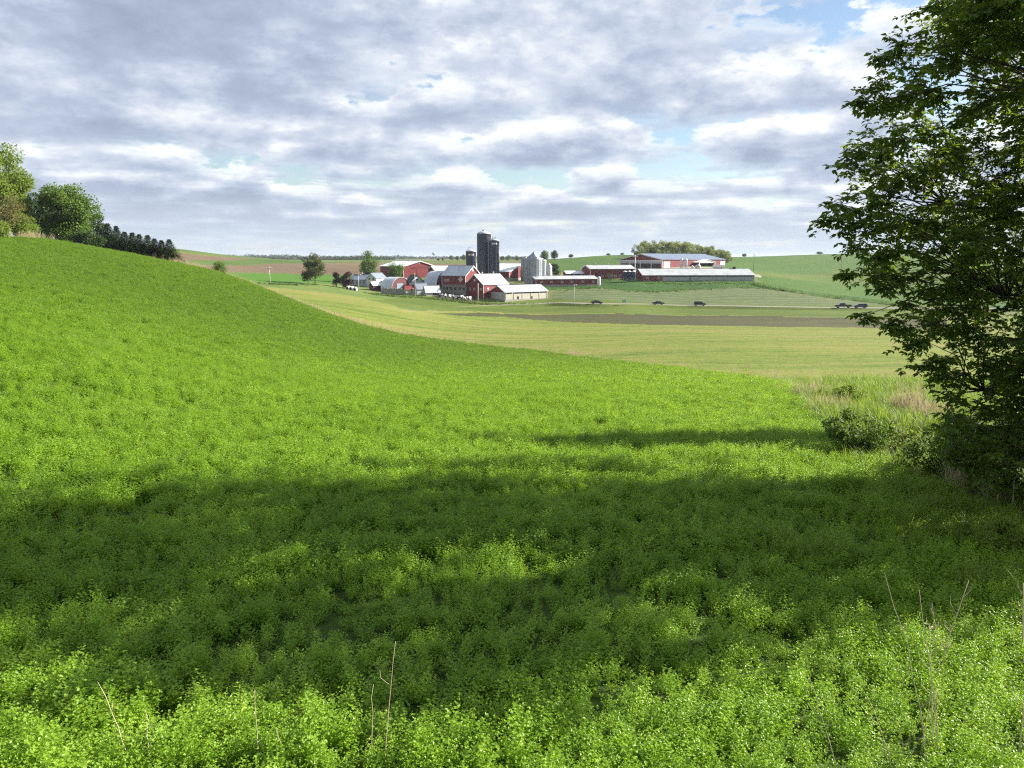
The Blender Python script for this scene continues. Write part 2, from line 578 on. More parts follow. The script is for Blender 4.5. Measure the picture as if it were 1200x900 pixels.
M['road'] = field_mat('asphalt', [(0.0, (0.169, 0.160, 0.133)), (0.5, (0.209, 0.199, 0.165)), (1.0, (0.249, 0.234, 0.190))], 0.1, 1.0, 20.0, bump=0.1, bdist=0.01)

# ------------------------------------------------------------------ terrain mesh, split into fields
def gp(pts, ymin=0.0):
    out = []
    for p in pts:
        h = hit(p[0], p[1], p[2] if len(p) > 2 else ymin)
        out.append((h[0], h[1]))
    return out


def gY(pts):
    """(px, Y) columns -> ground xy"""
    return [tuple(ground_at(px, Y)[:2]) for px, Y in pts]


ALF_EDGE = [tuple(ground_at(px, Y)[:2]) for px, Y in
            [(10, 112), (40, 116), (80, 121), (120, 126), (160, 132), (200, 138), (260, 147), (320, 155), (360, 160), (400, 162), (450, 158), (500, 152), (560, 145)]]
ALF_EDGE += gp([(620, 411), (700, 422), (800, 434), (880, 445), (925, 452), (948, 480), (965, 505), (985, 528), (1040, 552), (1100, 575), (1160, 603), (1230, 650)])
P_ALF = [(-70, -6), (-95, 40), (-95, 95)] + ALF_EDGE + [(9.5, 5), (8, -6)]
P_STRIP = [tuple(ground_at(px, Y)[:2]) for px, Y in [(225, 143), (260, 147), (320, 155), (360, 160), (400, 162), (450, 158), (470, 156)]] + \
          [tuple(ground_at(px, Y)[:2]) for px, Y in [(472, 159), (450, 163), (400, 169), (360, 169), (320, 165), (260, 158), (225, 156)]]
P_ROUGH = gp([(925, 452), (948, 480), (965, 505), (985, 528), (1040, 552), (1100, 575), (1160, 603), (1230, 650)]) + [(9.5, 5), (8, -6), (40, -6), (60, 30), (60, 55)] + \
          gp([(1190, 447), (1100, 447), (1000, 447)])
P_SOIL = gp([(505, 366.5), (560, 366), (690, 367.5), (850, 370), (1000, 373), (1110, 374), (1110, 386), (1000, 384), (850, 382), (740, 380), (660, 377), (590, 371)])
P_VERGE = gp([(425, 350.5), (470, 359), (515, 363.5), (560, 364), (690, 366.8), (850, 369.5), (1000, 372.5), (1130, 373.5), (1130, 357), (970, 357.5), (800, 356), (690, 351), (650, 350), (560, 352), (470, 349.5)])
P_CONT = gp([(643, 349), (648, 341), (700, 337.5), (740, 341), (770, 342), (800, 340), (860, 337), (900, 338), (930, 342.5), (1000, 352), (1040, 357.6), (970, 358), (800, 356.4), (690, 351.4)])
P_BANK = gp([(620, 346), (645, 340), (700, 337), (740, 341), (770, 342), (800, 340), (860, 337), (900, 338), (930, 342.5), (1000, 352), (1040, 357.3)]) + \
         gY([(1045, 312), (1000, 330), (930, 352), (895, 368), (884, 374), (750, 379), (690, 380), (625, 356), (618, 345)])
P_HAYS = gp([(852, 319.8), (1300, 320), (1300, 318.3), (980, 318.4), (852, 317.2)])
P_HAY2 = gp([(640, 324), (700, 322), (720, 319), (690, 320), (640, 318)])
P_HAY3 = gp([(470, 363.6), (505, 363.8), (548, 364.6), (560, 365.6), (520, 366.0), (470, 365.2)])
P_PLOUGH = gp([(205, 310.5), (320, 309), (430, 307.8), (540, 308.8), (560, 312), (540, 318), (450, 320), (330, 320), (260, 318), (200, 320)], 300)
P_PLOUGH2 = gp([(205, 297), (240, 299.5), (300, 303.5), (270, 305.5), (200, 305)], 300)
P_GREEN = gp([(250, 320.3), (330, 321), (440, 321), (440, 331), (372, 332), (345, 333), (305, 331), (250, 331)], 240)
P_LAWN = gp([(300, 334), (345, 334.5), (372, 332.5), (440, 331.5), (470, 332), (520, 347), (500, 351), (440, 350), (400, 345), (330, 338)], 230)
P_LOT = gY([(508, 313), (548, 310.5), (558, 314), (560, 330), (545, 335), (512, 335)])
P_YARD = gY([(700, 395), (776, 398), (890, 396), (893, 408), (860, 425), (850, 432), (776, 430), (700, 412)])
P_HILL = gp([(652, 319), (700, 319), (850, 315), (880, 322), (895, 333), (930, 341), (1000, 349.5), (1045, 355), (1400, 366)]) + gY([(1500, 500), (1500, 900), (1200, 940), (640, 900), (610, 560)])

ZONES = [  # painted in order, later wins
    ('plain', 'plain', None),
    ('hill', 'hill', P_HILL), ('mown_strip', 'verge', P_HAYS), ('hay_strip', 'hay', P_HAY2),
    ('ploughed_field', 'plough', P_PLOUGH), ('ploughed_field', 'plough', P_PLOUGH2), ('green_field', 'green2', P_GREEN),
    ('stubble_field', 'stubble', 'STUB'),
    ('lawn', 'lawn', P_LAWN), ('verge', 'verge', P_VERGE), ('soil_strip', 'soil', P_SOIL), ('grass_bank', 'bank', P_BANK), ('contour_field', 'contour', P_CONT), ('hay_strip', 'hay', P_HAY3),
    ('cattle_lot', 'lot', P_LOT), ('gravel_yard', 'yard', P_YARD),
    ('rough_ground', 'rough', P_ROUGH), ('dry_strip', 'hay', P_STRIP), ('alfalfa_field', 'alf_soil', P_ALF),
]
P_STUB = gY([(430, 320), (330, 300), (300, 260), (215, 200), (200, 140), (450, 140), (700, 95), (900, 45), (1000, 35), (1700, 60), (1700, 280)]) + gp([(1130, 373.5), (1000, 372.5), (850, 370), (690, 367), (560, 364.5), (470, 362), (450, 350)])


def build_terrain():
    pxs = np.concatenate([np.linspace(-260, 1460, 860)])
    az_in = np.arctan((pxs - 600) / F_PX)
    az_out = np.concatenate([np.linspace(-math.pi, az_in[0], 40)[:-1], az_in, np.linspace(az_in[-1], math.pi, 40)[1:]])
    Rs = [2.2]
    while Rs[-1] < 9500:
        r = Rs[-1]
        Rs.append(r * (1.022 if r < 40 else (1.0085 if r < 520 else 1.022)))
    Rs = np.array(Rs)
    A, RR = np.meshgrid(az_out, Rs)
    X, Y = (RR * np.sin(A)), (RR * np.cos(A))
    Z = H(X, Y).reshape(X.shape)
    # small natural undulation
    fade = np.clip((RR - 4) / 30, 0, 1)
    Z += fade * (vnoise(X, Y, 9.0, 3) - 0.5) * 0.10
    nr, na = X.shape
    V = np.stack([X, Y, Z], -1).reshape(-1, 3)
    idx = np.arange(nr * na).reshape(nr, na)
    q = np.stack([idx[:-1, :-1], idx[:-1, 1:], idx[1:, 1:], idx[1:, :-1]], -1).reshape(-1, 4)
    q = q[:, ::-1]
    # centre fan closed with a small disc
    cx = V[q].mean(1)
    zone = np.zeros(len(q), int)
    for zi, (nm, mt, poly) in enumerate(ZONES):
        if poly is None:
            continue
        if poly == 'STUB':
            poly = P_STUB
        # fray the field edges a little so that they are not ruler-straight
        r = np.hypot(cx[:, 0], cx[:, 1])
        wob = np.clip(r * 0.0028, 0.05, 0.8)
        ex = cx[:, 0] + (vnoise(cx[:, 0], cx[:, 1], 2.0 + 0, zi) - 0.5) * 2 * wob
        ey = cx[:, 1] + (vnoise(cx[:, 0], cx[:, 1], 2.0 + 0, zi + 40) - 0.5) * 2 * wob
        zone[inpoly(ex, ey, poly)] = zi
    merged = {}
    for zi, (nm, mt, poly) in enumerate(ZONES):
        merged.setdefault(nm, [mt, []])[1].append(zi)
    for nm, (mt, ids) in merged.items():
        sel = q[np.isin(zone, ids)]
        if not len(sel):
            continue
        u, invi = np.unique(sel.ravel(), return_inverse=True)
        o = mesh_np(nm, V[u], invi.reshape(-1, 4), M[mt], smooth=True)
        tag(o, kind='structure')
    d = MB()
    ring = [(2.2 * math.sin(a), 2.2 * math.cos(a), 0) for a in np.linspace(-math.pi, math.pi, 33)[:-1]]
    d.add([(p[0], p[1], hz(p[0], p[1]) - 0.004) for p in ring] + [(0, 0, 17.0)], [((i + 1) % 32, i, 32) for i in range(32)])
    tag(d.build('ground', M['rough']), kind='structure')


build_terrain()

# ------------------------------------------------------------------ road
def build_road():
    c = gp([(520, 359.0), (560, 358.2), (640, 356.5), (700, 357.2), (770, 358.0), (830, 359.3), (900, 360.5), (980, 361.8), (1060, 362.5), (1150, 363.5), (1300, 364.5)])
    c = [Vector((p[0], p[1], 0)) for p in c]
    pts = []
    for i in range(len(c) - 1):
        for k in range(12):
            t = k / 12
            p0, p1, p2, p3 = c[max(i - 1, 0)], c[i], c[i + 1], c[min(i + 2, len(c) - 1)]
            pts.append(0.5 * ((2 * p1) + (p2 - p0) * t + (2 * p0 - 5 * p1 + 4 * p2 - p3) * t * t + (3 * p1 - p0 - 3 * p2 + p3) * t ** 3))
    v, f = [], []
    for i, p in enumerate(pts):
        d = (pts[min(i + 1, len(pts) - 1)] - pts[max(i - 1, 0)]).normalized()
        s = Vector((-d.y, d.x, 0))
        zc = hz(p.x, p.y) - 0.35 + 0.80 * min(1.0, i / 24)
        for k, w_ in enumerate((-6.5, -3.4, -3.3, 3.3, 3.4, 6.5)):
            q = p + s * w_
            z = zc if abs(w_) < 4 else min(zc, hz(q.x, q.y)) - 0.25
            v.append((q.x, q.y, z))
    for i in range(len(pts) - 1):
        for k in range(5):
            f.append((i * 6 + k, (i + 1) * 6 + k, (i + 1) * 6 + k + 1, i * 6 + k + 1))
    sh = MB()
    sh.add(v, [q[::-1] for j, q in enumerate(f) if j % 5 in (0, 4)], True)
    tag(sh.build('road_shoulder', M['verge']), kind='structure')
    rd = MB()
    rd.add(v, [q[::-1] for j, q in enumerate(f) if j % 5 in (1, 2, 3)], True)
    tag(rd.build('road', M['road']), kind='structure')
    ln = MB()
    for w0, w1 in ((-0.14, -0.04), (0.04, 0.14)):
        lv = []
        for i, p in enumerate(pts):
            d = (pts[min(i + 1, len(pts) - 1)] - pts[max(i - 1, 0)]).normalized()
            s = Vector((-d.y, d.x, 0))
            for w_ in (w0, w1):
                q = p + s * w_
                lv.append((q.x, q.y, hz(p.x, p.y) - 0.344 + 0.80 * min(1.0, i / 24)))
        ln.add(lv, [(i * 2 + 1, i * 2 + 3, i * 2 + 2, i * 2)[::-1] for i in range(len(pts) - 1)])
    tag(ln.build('road_marking', pmat('yellow_road_paint', (0.55, 0.38, 0.05))), kind='structure')
    return pts


ROAD = build_road()
ROADXY = np.array([(p.x, p.y) for p in ROAD])


# ------------------------------------------------------------------ scattered vegetation (geometry nodes)
def scatter(name, label, cat, P, rot, scl, pid, protos):
    me = bpy.data.meshes.new(name)
    n = len(P)
    me.vertices.add(n)
    me.vertices.foreach_set('co', np.asarray(P, np.float32).ravel())
    a = me.attributes.new('rot', 'FLOAT_VECTOR', 'POINT')
    a.data.foreach_set('vector', np.asarray(rot, np.float32).ravel())
    a = me.attributes.new('scl', 'FLOAT_VECTOR', 'POINT')
    a.data.foreach_set('vector', np.asarray(scl, np.float32).ravel())
    a = me.attributes.new('pid', 'INT', 'POINT')
    a.data.foreach_set('value', np.asarray(pid, np.int32))
    o = bpy.data.objects.new(name, me)
    link(o)
    tag(o, label, cat, kind='stuff')
    g = bpy.data.node_groups.new(name + '_nodes', 'GeometryNodeTree')
    g.interface.new_socket('Geometry', in_out='INPUT', socket_type='NodeSocketGeometry')
    g.interface.new_socket('Geometry', in_out='OUTPUT', socket_type='NodeSocketGeometry')
    gi = g.nodes.new('NodeGroupInput')
    go = g.nodes.new('NodeGroupOutput')
    jn = g.nodes.new('GeometryNodeJoinGeometry')
    for p in reversed(protos):
        oi = g.nodes.new('GeometryNodeObjectInfo')
        oi.inputs['Object'].default_value = p
        ti = g.nodes.new('GeometryNodeGeometryToInstance')
        g.links.new(oi.outputs['Geometry'], ti.inputs[0])
        g.links.new(ti.outputs[0], jn.inputs[0])
    ip = g.nodes.new('GeometryNodeInstanceOnPoints')
    ip.inputs['Pick Instance'].default_value = True

    def na(nm, ty):
        x = g.nodes.new('GeometryNodeInputNamedAttribute')
        x.data_type = ty
        x.inputs['Name'].default_value = nm
        return x.outputs[0]
    g.links.new(gi.outputs[0], ip.inputs['Points'])
    g.links.new(jn.outputs[0], ip.inputs['Instance'])
    g.links.new(na('pid', 'INT'), ip.inputs['Instance Index'])
    e2r = g.nodes.new('FunctionNodeEulerToRotation')
    g.links.new(na('rot', 'FLOAT_VECTOR'), e2r.inputs[0])
    g.links.new(e2r.outputs[0], ip.inputs['Rotation'])
    g.links.new(na('scl', 'FLOAT_VECTOR'), ip.inputs['Scale'])
    g.links.new(ip.outputs[0], go.inputs[0])
    md = o.modifiers.new('scatter', 'NODES')
    md.node_group = g
    return o


def leaves_mesh(C, D, Nn, ln, wd):
    """folded leaf blades: C base (n,3), D direction, Nn normal, ln length, wd width -> V, F (n*2 tris)"""
    n = len(C)
    D = D / np.linalg.norm(D, axis=1, keepdims=True)
    Sd = np.cross(D, Nn)
    Sd /= np.maximum(np.linalg.norm(Sd, axis=1, keepdims=True), 1e-6)
    Nn = np.cross(Sd, D)
    ln = np.asarray(ln).reshape(-1, 1)
    wd = np.asarray(wd).reshape(-1, 1)
    b = C
    l = C + D * ln * 0.52 + Sd * wd * 0.5 + Nn * wd * 0.16
    r = C + D * ln * 0.52 - Sd * wd * 0.5 + Nn * wd * 0.16
    t = C + D * ln - Nn * wd * 0.1
    V = np.stack([b, l, t, r], 1).reshape(-1, 3)
    i = np.arange(n) * 4
    F = np.concatenate([np.stack([i, i + 3, i + 2], 1), np.stack([i, i + 2, i + 1], 1)])
    return V, F


def rand_unit(n, r):
    v = r.normal(size=(n, 3))
    return v / np.linalg.norm(v, axis=1, keepdims=True)


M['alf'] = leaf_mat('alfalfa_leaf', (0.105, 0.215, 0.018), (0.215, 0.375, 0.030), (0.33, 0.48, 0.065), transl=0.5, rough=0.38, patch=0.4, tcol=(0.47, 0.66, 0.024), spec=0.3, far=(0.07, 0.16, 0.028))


def alfalfa_proto(seed, ncrown, spread, height, nstem, nodes, lf, crown_r):
    """bushy alfalfa crowns: stems fan out from a crown, leaflets in threes crowd towards the tips"""
    r = np.random.default_rng(seed)
    C, D, Nn, Ls = [], [], [], []
    for c in range(ncrown):
        a = 2.39996 * c + r.uniform(0, 0.8)
        rad = spread * math.sqrt((c + 0.3) / ncrown) if ncrown > 1 else 0
        bx, by = rad * math.cos(a), rad * math.sin(a)
        hc = height * r.uniform(0.75, 1.2)
        for s in range(nstem):
            sa = 2.39996 * s + r.uniform(0, 0.6)
            fr = math.sqrt((s + 0.2) / nstem)
            ex, ey = crown_r * fr * math.cos(sa), crown_r * fr * math.sin(sa)
            hgt = hc * (1.0 - 0.38 * fr * fr) * r.uniform(0.88, 1.12)
            for k in range(nodes):
                t = ((k + r.uniform()) / nodes) ** 0.62
                p = np.array([bx + ex * t ** 1.3, by + ey * t ** 1.3, hgt * t])
                az = r.uniform(0, 2 * math.pi)
                out = np.array([math.cos(az), math.sin(az), r.uniform(0.0, 0.7)])
                q = p + out * lf * r.uniform(0.3, 1.2) * (1.35 - 0.9 * t)
                for da in (-0.85, 0, 0.85):
                    d = np.array([math.cos(az + da), math.sin(az + da), r.uniform(-0.4, 0.7)])
                    C.append(q)
                    D.append(d)
                    Nn.append(np.array([r.normal(0.12, 0.55), r.normal(0, 0.55), 1.0]))
                    Ls.append(lf * r.uniform(0.7, 1.25) * (1.15 - 0.4 * t))
    Ls = np.array(Ls)
    V, Fc = leaves_mesh(np.array(C), np.array(D), np.array(Nn), Ls, Ls * 0.6)
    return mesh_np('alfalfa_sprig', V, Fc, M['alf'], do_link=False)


AZ_LIM = 0.80


def polar_points(r0, r1, dens, r, az=AZ_LIM):
    n = int(0.5 * (r1 * r1 - r0 * r0) * 2 * az * dens)
    rr = np.sqrt(r.uniform(r0 * r0, r1 * r1, n))
    aa = r.uniform(-az, az, n)
    return rr * np.sin(aa), rr * np.cos(aa)


def build_alfalfa():
    r = np.random.default_rng(21)
    pA = [alfalfa_proto(k, 1, 0.0, 0.27, 8, 10, 0.0225, 0.10) for k in (1, 2, 3, 4)]
    pB = [alfalfa_proto(k, 3, 0.15, 0.29, 6, 8, 0.032, 0.11) for k in (5, 6, 7)]
    pC = [alfalfa_proto(k, 7, 0.42, 0.34, 5, 6, 0.055, 0.14) for k in (8, 9, 10)]
    X, Y, SC, PID = [], [], [], []
    for (r0, r1, dens, ids, s0, s1) in ((2.6, 9.0, 108, (0, 4), 0.75, 1.2), (9.0, 15, 80, (0, 4), 0.85, 1.3), (14, 26, 22, (4, 7), 0.8, 1.25),
                                        (26, 44, 15, (4, 7), 0.95, 1.45), (42, 90, 4.4, (7, 10), 0.85, 1.25), (90, 172, 3.0, (7, 10), 0.95, 1.4)):
        x, y = polar_points(r0, r1, dens, r, 0.80 if r1 < 100 else 0.66)
        k = inpoly(x, y, P_ALF)
        x, y = x[k], y[k]
        n = len(x)
        cl = vnoise(x, y, 0.22, 4) * 0.36 + vnoise(x, y, 0.6, 5) * 0.36 + vnoise(x, y, 2.1, 6) * 0.28
        ev = 1.0 if r1 < 20 else 0.45          # the far crop closes to an even carpet
        s = r.uniform(s0, s1, n) * (1 - ev + ev * np.clip(0.42 + 1.12 * cl, 0.55, 1.4))
        keep = r.uniform(size=n) < np.clip((cl - 0.2) * 6, 0.55, 1)
        X.append(x[keep]); Y.append(y[keep]); SC.append(s[keep])
        PID.append(r.integers(ids[0], ids[1], n)[keep])
    X, Y, SC, PID = map(np.concatenate, (X, Y, SC, PID))
    Z = H(X, Y) - 0.02
    n = len(X)
    rot = np.stack([r.normal(0, 0.12, n), r.normal(0, 0.12, n), r.uniform(0, 6.28, n)], 1)
    scl = np.stack([SC, SC, SC * r.uniform(0.85, 1.15, n)], 1)
    print('alfalfa instances', n)
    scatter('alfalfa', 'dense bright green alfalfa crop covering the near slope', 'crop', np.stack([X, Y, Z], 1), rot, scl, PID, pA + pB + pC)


build_alfalfa()


def grass_proto(name, seed, nb, spread, h0, h1, wid, mat, bend=0.5, heads=False):
    r = np.random.default_rng(seed)
    V, Fc = [], []
    for b in range(nb):
        a = r.uniform(0, 2 * math.pi)
        rad = spread * math.sqrt(r.uniform())
        p = np.array([rad * math.cos(a), rad * math.sin(a), 0])
        az = r.uniform(0, 2 * math.pi)
        d = np.array([math.cos(az), math.sin(az), 0])
        sd = np.array([-d[1], d[0], 0])
        h = r.uniform(h0, h1)
        bd = bend * r.uniform(0.2, 1.2)
        base = len(V)
        for k, t in enumerate((0, 0.4, 0.75, 1.0)):
            c = p + d * bd * h * t * t + np.array([0, 0, h * (t - 0.25 * bd * t * t)])
            w_ = wid * (1 - t) ** 0.7 * 0.5
            if k < 3:
                V += [c - sd * w_, c + sd * w_]
            else:
                V += [c, c]
        for k in range(3):
            Fc.append((base + 2 * k, base + 2 * k + 1, base + 2 * k + 3, base + 2 * k + 2))
        if heads and r.uniform() < 0.5:
            c = V[-1]
            base = len(V)
            for sx in (-1, 1):
                V += [c + sd * sx * wid * 0.9 - np.array([0, 0, h * .18]), c + sd * sx * wid * 0.5 + np.array([0, 0, 0.02])]
            Fc.append((base, base + 1, base + 3, base + 2))
    return mesh_np(name, np.array(V), np.array(Fc), mat, do_link=False)


M['grass'] = leaf_mat('long_grass_blade', (0.09, 0.155, 0.02), (0.16, 0.25, 0.03), (0.25, 0.33, 0.055), transl=0.5, rough=0.5, tcol=(0.30, 0.42, 0.03))
M['drygrass'] = leaf_mat('dry_grass_blade', (0.27, 0.225, 0.12), (0.37, 0.315, 0.175), (0.48, 0.42, 0.26), transl=0.3, rough=0.7, tcol=(0.5, 0.4, 0.22))
M['weedleaf'] = leaf_mat('weed_leaf', (0.05, 0.10, 0.012), (0.09, 0.15, 0.016), (0.15, 0.20, 0.03), transl=0.4, rough=0.5, tcol=(0.2, 0.27, 0.02))


def put_scatter(name, label, cat, x, y, smin, smax, protos, r, tilt=0.1, dz=-0.03, sarr=None):
    n = len(x)
    z = H(x, y) + dz
    s = r.uniform(smin, smax, n)
    if sarr is not None:
        s = s * sarr
    rot = np.stack([r.normal(0, tilt, n), r.normal(0, tilt, n), r.uniform(0, 6.28, n)], 1)
    return scatter(name, label, cat, np.stack([x, y, z], 1), rot, np.stack([s, s, s], 1), r.integers(0, len(protos), n), protos)


def build_grass():
    r = np.random.default_rng(33)
    pg = [grass_proto('grass_tuft', s, 26, 0.16, 0.25, 0.6, 0.016, M['grass'], 0.9) for s in (1, 2, 3)]
    pd = [grass_proto('dry_tuft', s, 26, 0.16, 0.5, 1.05, 0.011, M['drygrass'], 0.35, True) for s in (4, 5, 6)]
    # fence-row grass
    n = 26000
    x = r.uniform(2, 44, n)
    y = r.uniform(2, 62, n)
    k = inpoly(x, y, P_ROUGH) & (np.arctan2(x, y) < 0.82)
    x, y = x[k], y[k]
    d = np.hypot(x, y)
    k = r.uniform(size=len(x)) < np.clip(26 / d, 0.25, 1)
    x, y, d = x[k], y[k], d[k]
    cl = vnoise(x, y, 2.6, 11)
    s = (0.55 + 0.9 * cl) * np.clip(d / 22, 0.9, 1.6)
    put_scatter('rough_grass', 'long rough green grass growing in the fence row on the right', 'grass', x, y, 0.7, 1.15, pg, r, 0.15, sarr=s)
    # dry grass patches in the fence row, on real spots
    xs, ys = [], []
    for (px, py, rad, cnt) in ((958, 468, 1.0, 40), (972, 487, 0.6, 36), (1068, 484, 0.8, 60), (1082, 497, 0.6, 70), (1072, 465, 0.8, 12), (1150, 560, 0.6, 20), (1130, 578, 0.4, 14), (1180, 575, 0.5, 16)):
        h = hit(px, py)
        xs.append(h[0] + r.normal(0, rad * 0.55, cnt))
        ys.append(h[1] + r.normal(0, rad * 0.8, cnt))
    put_scatter('dry_grass', 'pale dry grass clumps standing in the fence row', 'grass', np.concatenate(xs), np.concatenate(ys), 0.6, 1.2, pd, r, 0.25)
    # dry strip along the alfalfa edge
    e = np.array([tuple(ground_at(px, Y)[:2]) for px, Y in [(10, 114), (40, 118), (55, 120)]])
    pts = []
    strip = [(205, 142), (230, 148), (260, 152), (320, 159), (360, 164), (400, 165), (450, 161), (500, 154), (560, 146.5), (620, 132), (700, 101), (800, 73), (880, 58), (925, 50)]
    sg = np.array([tuple(ground_at(px, Y)[:2]) for px, Y in strip])
    for i in range(len(sg) - 1):
        L = np.linalg.norm(sg[i + 1] - sg[i])
        wgt = (14, 16, 20, 18, 12, 8, 6, 2.2, 1.0, 0.6, 0.3, 0.3, 0.4)[i]
        n = int(L * wgt)
        t = r.uniform(size=n)
        p = sg[i][None] * (1 - t[:, None]) + sg[i + 1][None] * t[:, None] + r.normal(0, 1.5 if i < 6 else 0.7, (n, 2))
        pts.append(p)
    p = np.concatenate(pts)
    put_scatter('dry_edge_grass', 'strip of pale dry grass along the far edge of the alfalfa', 'grass', p[:, 0], p[:, 1], 0.7, 1.5, pd, r, 0.2)
    # thin dry stems among the crop at the lower right
    ps = [grass_proto('dry_stems', k, 4, 0.10, 0.4, 0.8, 0.004, M['drygrass'], 0.25, False) for k in (14, 15)]
    xs, ys = [], []
    for (px, py, rad, cnt) in ((1090, 900, 0.30, 7), (1150, 880, 0.4, 4), (1185, 760, 0.3, 5)):
        h = hit(px, py)
        xs.append(h[0] + r.normal(0, rad, cnt))
        ys.append(h[1] + r.normal(0, rad, cnt))
    put_scatter('dry_stems', 'thin pale dry grass stems standing in the near crop', 'dry stems', np.concatenate(xs), np.concatenate(ys), 0.6, 1.15, ps, r, 0.12)
    xs, ys = [], []
    for (px, py, rad, cnt) in ((1180, 640, 0.6, 60), (1130, 610, 0.6, 50), (945, 655, 0.3, 10), (1195, 700, 0.4, 30), (1050, 545, 1.0, 70)):
        h = hit(px, py)
        xs.append(h[0] + r.normal(0, rad, cnt))
        ys.append(h[1] + r.normal(0, rad * 0.7, cnt))
    put_scatter('grass_in_crop', 'tufts of green grass growing into the right edge of the crop', 'grass', np.concatenate(xs), np.concatenate(ys), 0.7, 1.1, pg, r, 0.15)
    # tall dry grass at the foot of the left trees
    h = ground_at(25, 113)
    n = 80
    x = h[0] + r.normal(0, 1.4, n)
    y = h[1] + r.uniform(-1, 6, n)
    put_scatter('tall_dry_grass', 'tall pale grass at the hilltop under the left trees', 'grass', x, y, 0.7, 1.5, pd, r, 0.15)
    # sparse weeds and clods in the stubble field
    n = 5200
    x, y = polar_points(48, 230, 0.55, r, 0.72)
    k = inpoly(x, y, P_STUB) & ~inpoly(x, y, P_ALF) & ~inpoly(x, y, P_ROUGH)
    x, y = x[k], y[k]
    put_scatter('stubble_tufts', 'scattered low green and yellow growth in the stubble field', 'weeds', x, y, 0.2, 0.55, [pg[0], pg[1], pg[2], pd[0], pd[1]], r, 0.3)


build_grass()

# ------------------------------------------------------------------ building materials
M['red'] = pmat('barn_red_siding', (0.16, 0.012, 0.016), 0.55, var=0.14, scale=0.5, wave=('X', 1.2), bump=0.12)
M['darkred'] = pmat('weathered_red_siding', (0.08, 0.011, 0.013), 0.65, var=0.18, scale=0.6)
M['whitepaint'] = pmat('white_paint', (0.62, 0.62, 0.60), 0.5, var=0.06)
M['cream'] = pmat('cream_panel', (0.42, 0.40, 0.33), 0.6, var=0.1)
M['metalroof'] = pmat('galvanised_roof', (0.48, 0.51, 0.55), 0.42, 0.2, var=0.09, scale=0.25, wave=('X', 1.0), bump=0.15)
M['whiteroof'] = pmat('white_metal_roof', (0.74, 0.75, 0.76), 0.45, 0.0, var=0.05, scale=0.2, wave=('X', 1.0), bump=0.1)
M['greyroof'] = pmat('grey_metal_roof', (0.40, 0.42, 0.42), 0.5, 0.1, var=0.12, scale=0.3)
M['blueroof'] = pmat('blue_grey_roof', (0.15, 0.19, 0.26), 0.45, 0.1, var=0.08, scale=0.3)
M['shingle'] = pmat('dark_shingle_roof', (0.055, 0.06, 0.07), 0.8, var=0.2, scale=0.8)
M['greyroof2'] = pmat('slate_blue_roof', (0.17, 0.20, 0.25), 0.6, var=0.1, scale=0.5)
M['concrete'] = pmat('concrete', (0.28, 0.265, 0.23), 0.85, var=0.12, scale=0.8, bump=0.2)
M['stone'] = pmat('rubble_stone', (0.22, 0.20, 0.165), 0.9, var=0.22, scale=1.6, bump=0.5, bscale=4)
M['dark'] = pmat('dark_opening', (0.012, 0.011, 0.012), 0.8, var=0.2)
M['glass'] = pmat('window_glass', (0.06, 0.07, 0.085), 0.15, var=0.1, spec=0.6)
M['curtain'] = pmat('pale_side_curtain', (0.35, 0.365, 0.355), 0.7, var=0.08, scale=0.4, wave=('X', 0.55), bump=0.4)
M['siding'] = pmat('blue_grey_house_siding', (0.38, 0.42, 0.48), 0.6, var=0.06, scale=0.6)
M['silo'] = pmat('dark_blue_glass_lined_steel', (0.012, 0.017, 0.036), 0.38, 0.0, var=0.2, scale=0.3, spec=0.5)
M['silo_seam'] = pmat('silo_seam', (0.035, 0.045, 0.075), 0.4, var=0.1)
M['galv'] = pmat('galvanised_steel', (0.27, 0.295, 0.33), 0.4, 0.5, var=0.1, scale=0.6, wave=('Z', 3.0), bump=0.25)
M['galvlt'] = pmat('bright_galvanised_steel', (0.50, 0.52, 0.54), 0.45, 0.2, var=0.07, scale=0.6, wave=('Z', 3.0), bump=0.15)
M['wood'] = pmat('weathered_pole', (0.20, 0.165, 0.125), 0.85, var=0.2, scale=2.0)
M['palewood'] = pmat('pale_pole', (0.46, 0.44, 0.38), 0.8, var=0.15, scale=2.0)
M['bark'] = pmat('bark', (0.075, 0.06, 0.045), 0.9, var=0.25, scale=4.0, bump=0.5, bscale=12)
M['bin_blue'] = pmat('dark_blue_feed_bin', (0.02, 0.04, 0.085), 0.4, var=0.12)
M['green_sign'] = pmat('green_sign', (0.26, 0.46, 0.33), 0.5, var=0.05)


# ------------------------------------------------------------------ farm buildings
def mpp(Y):
    return Y / F_PX


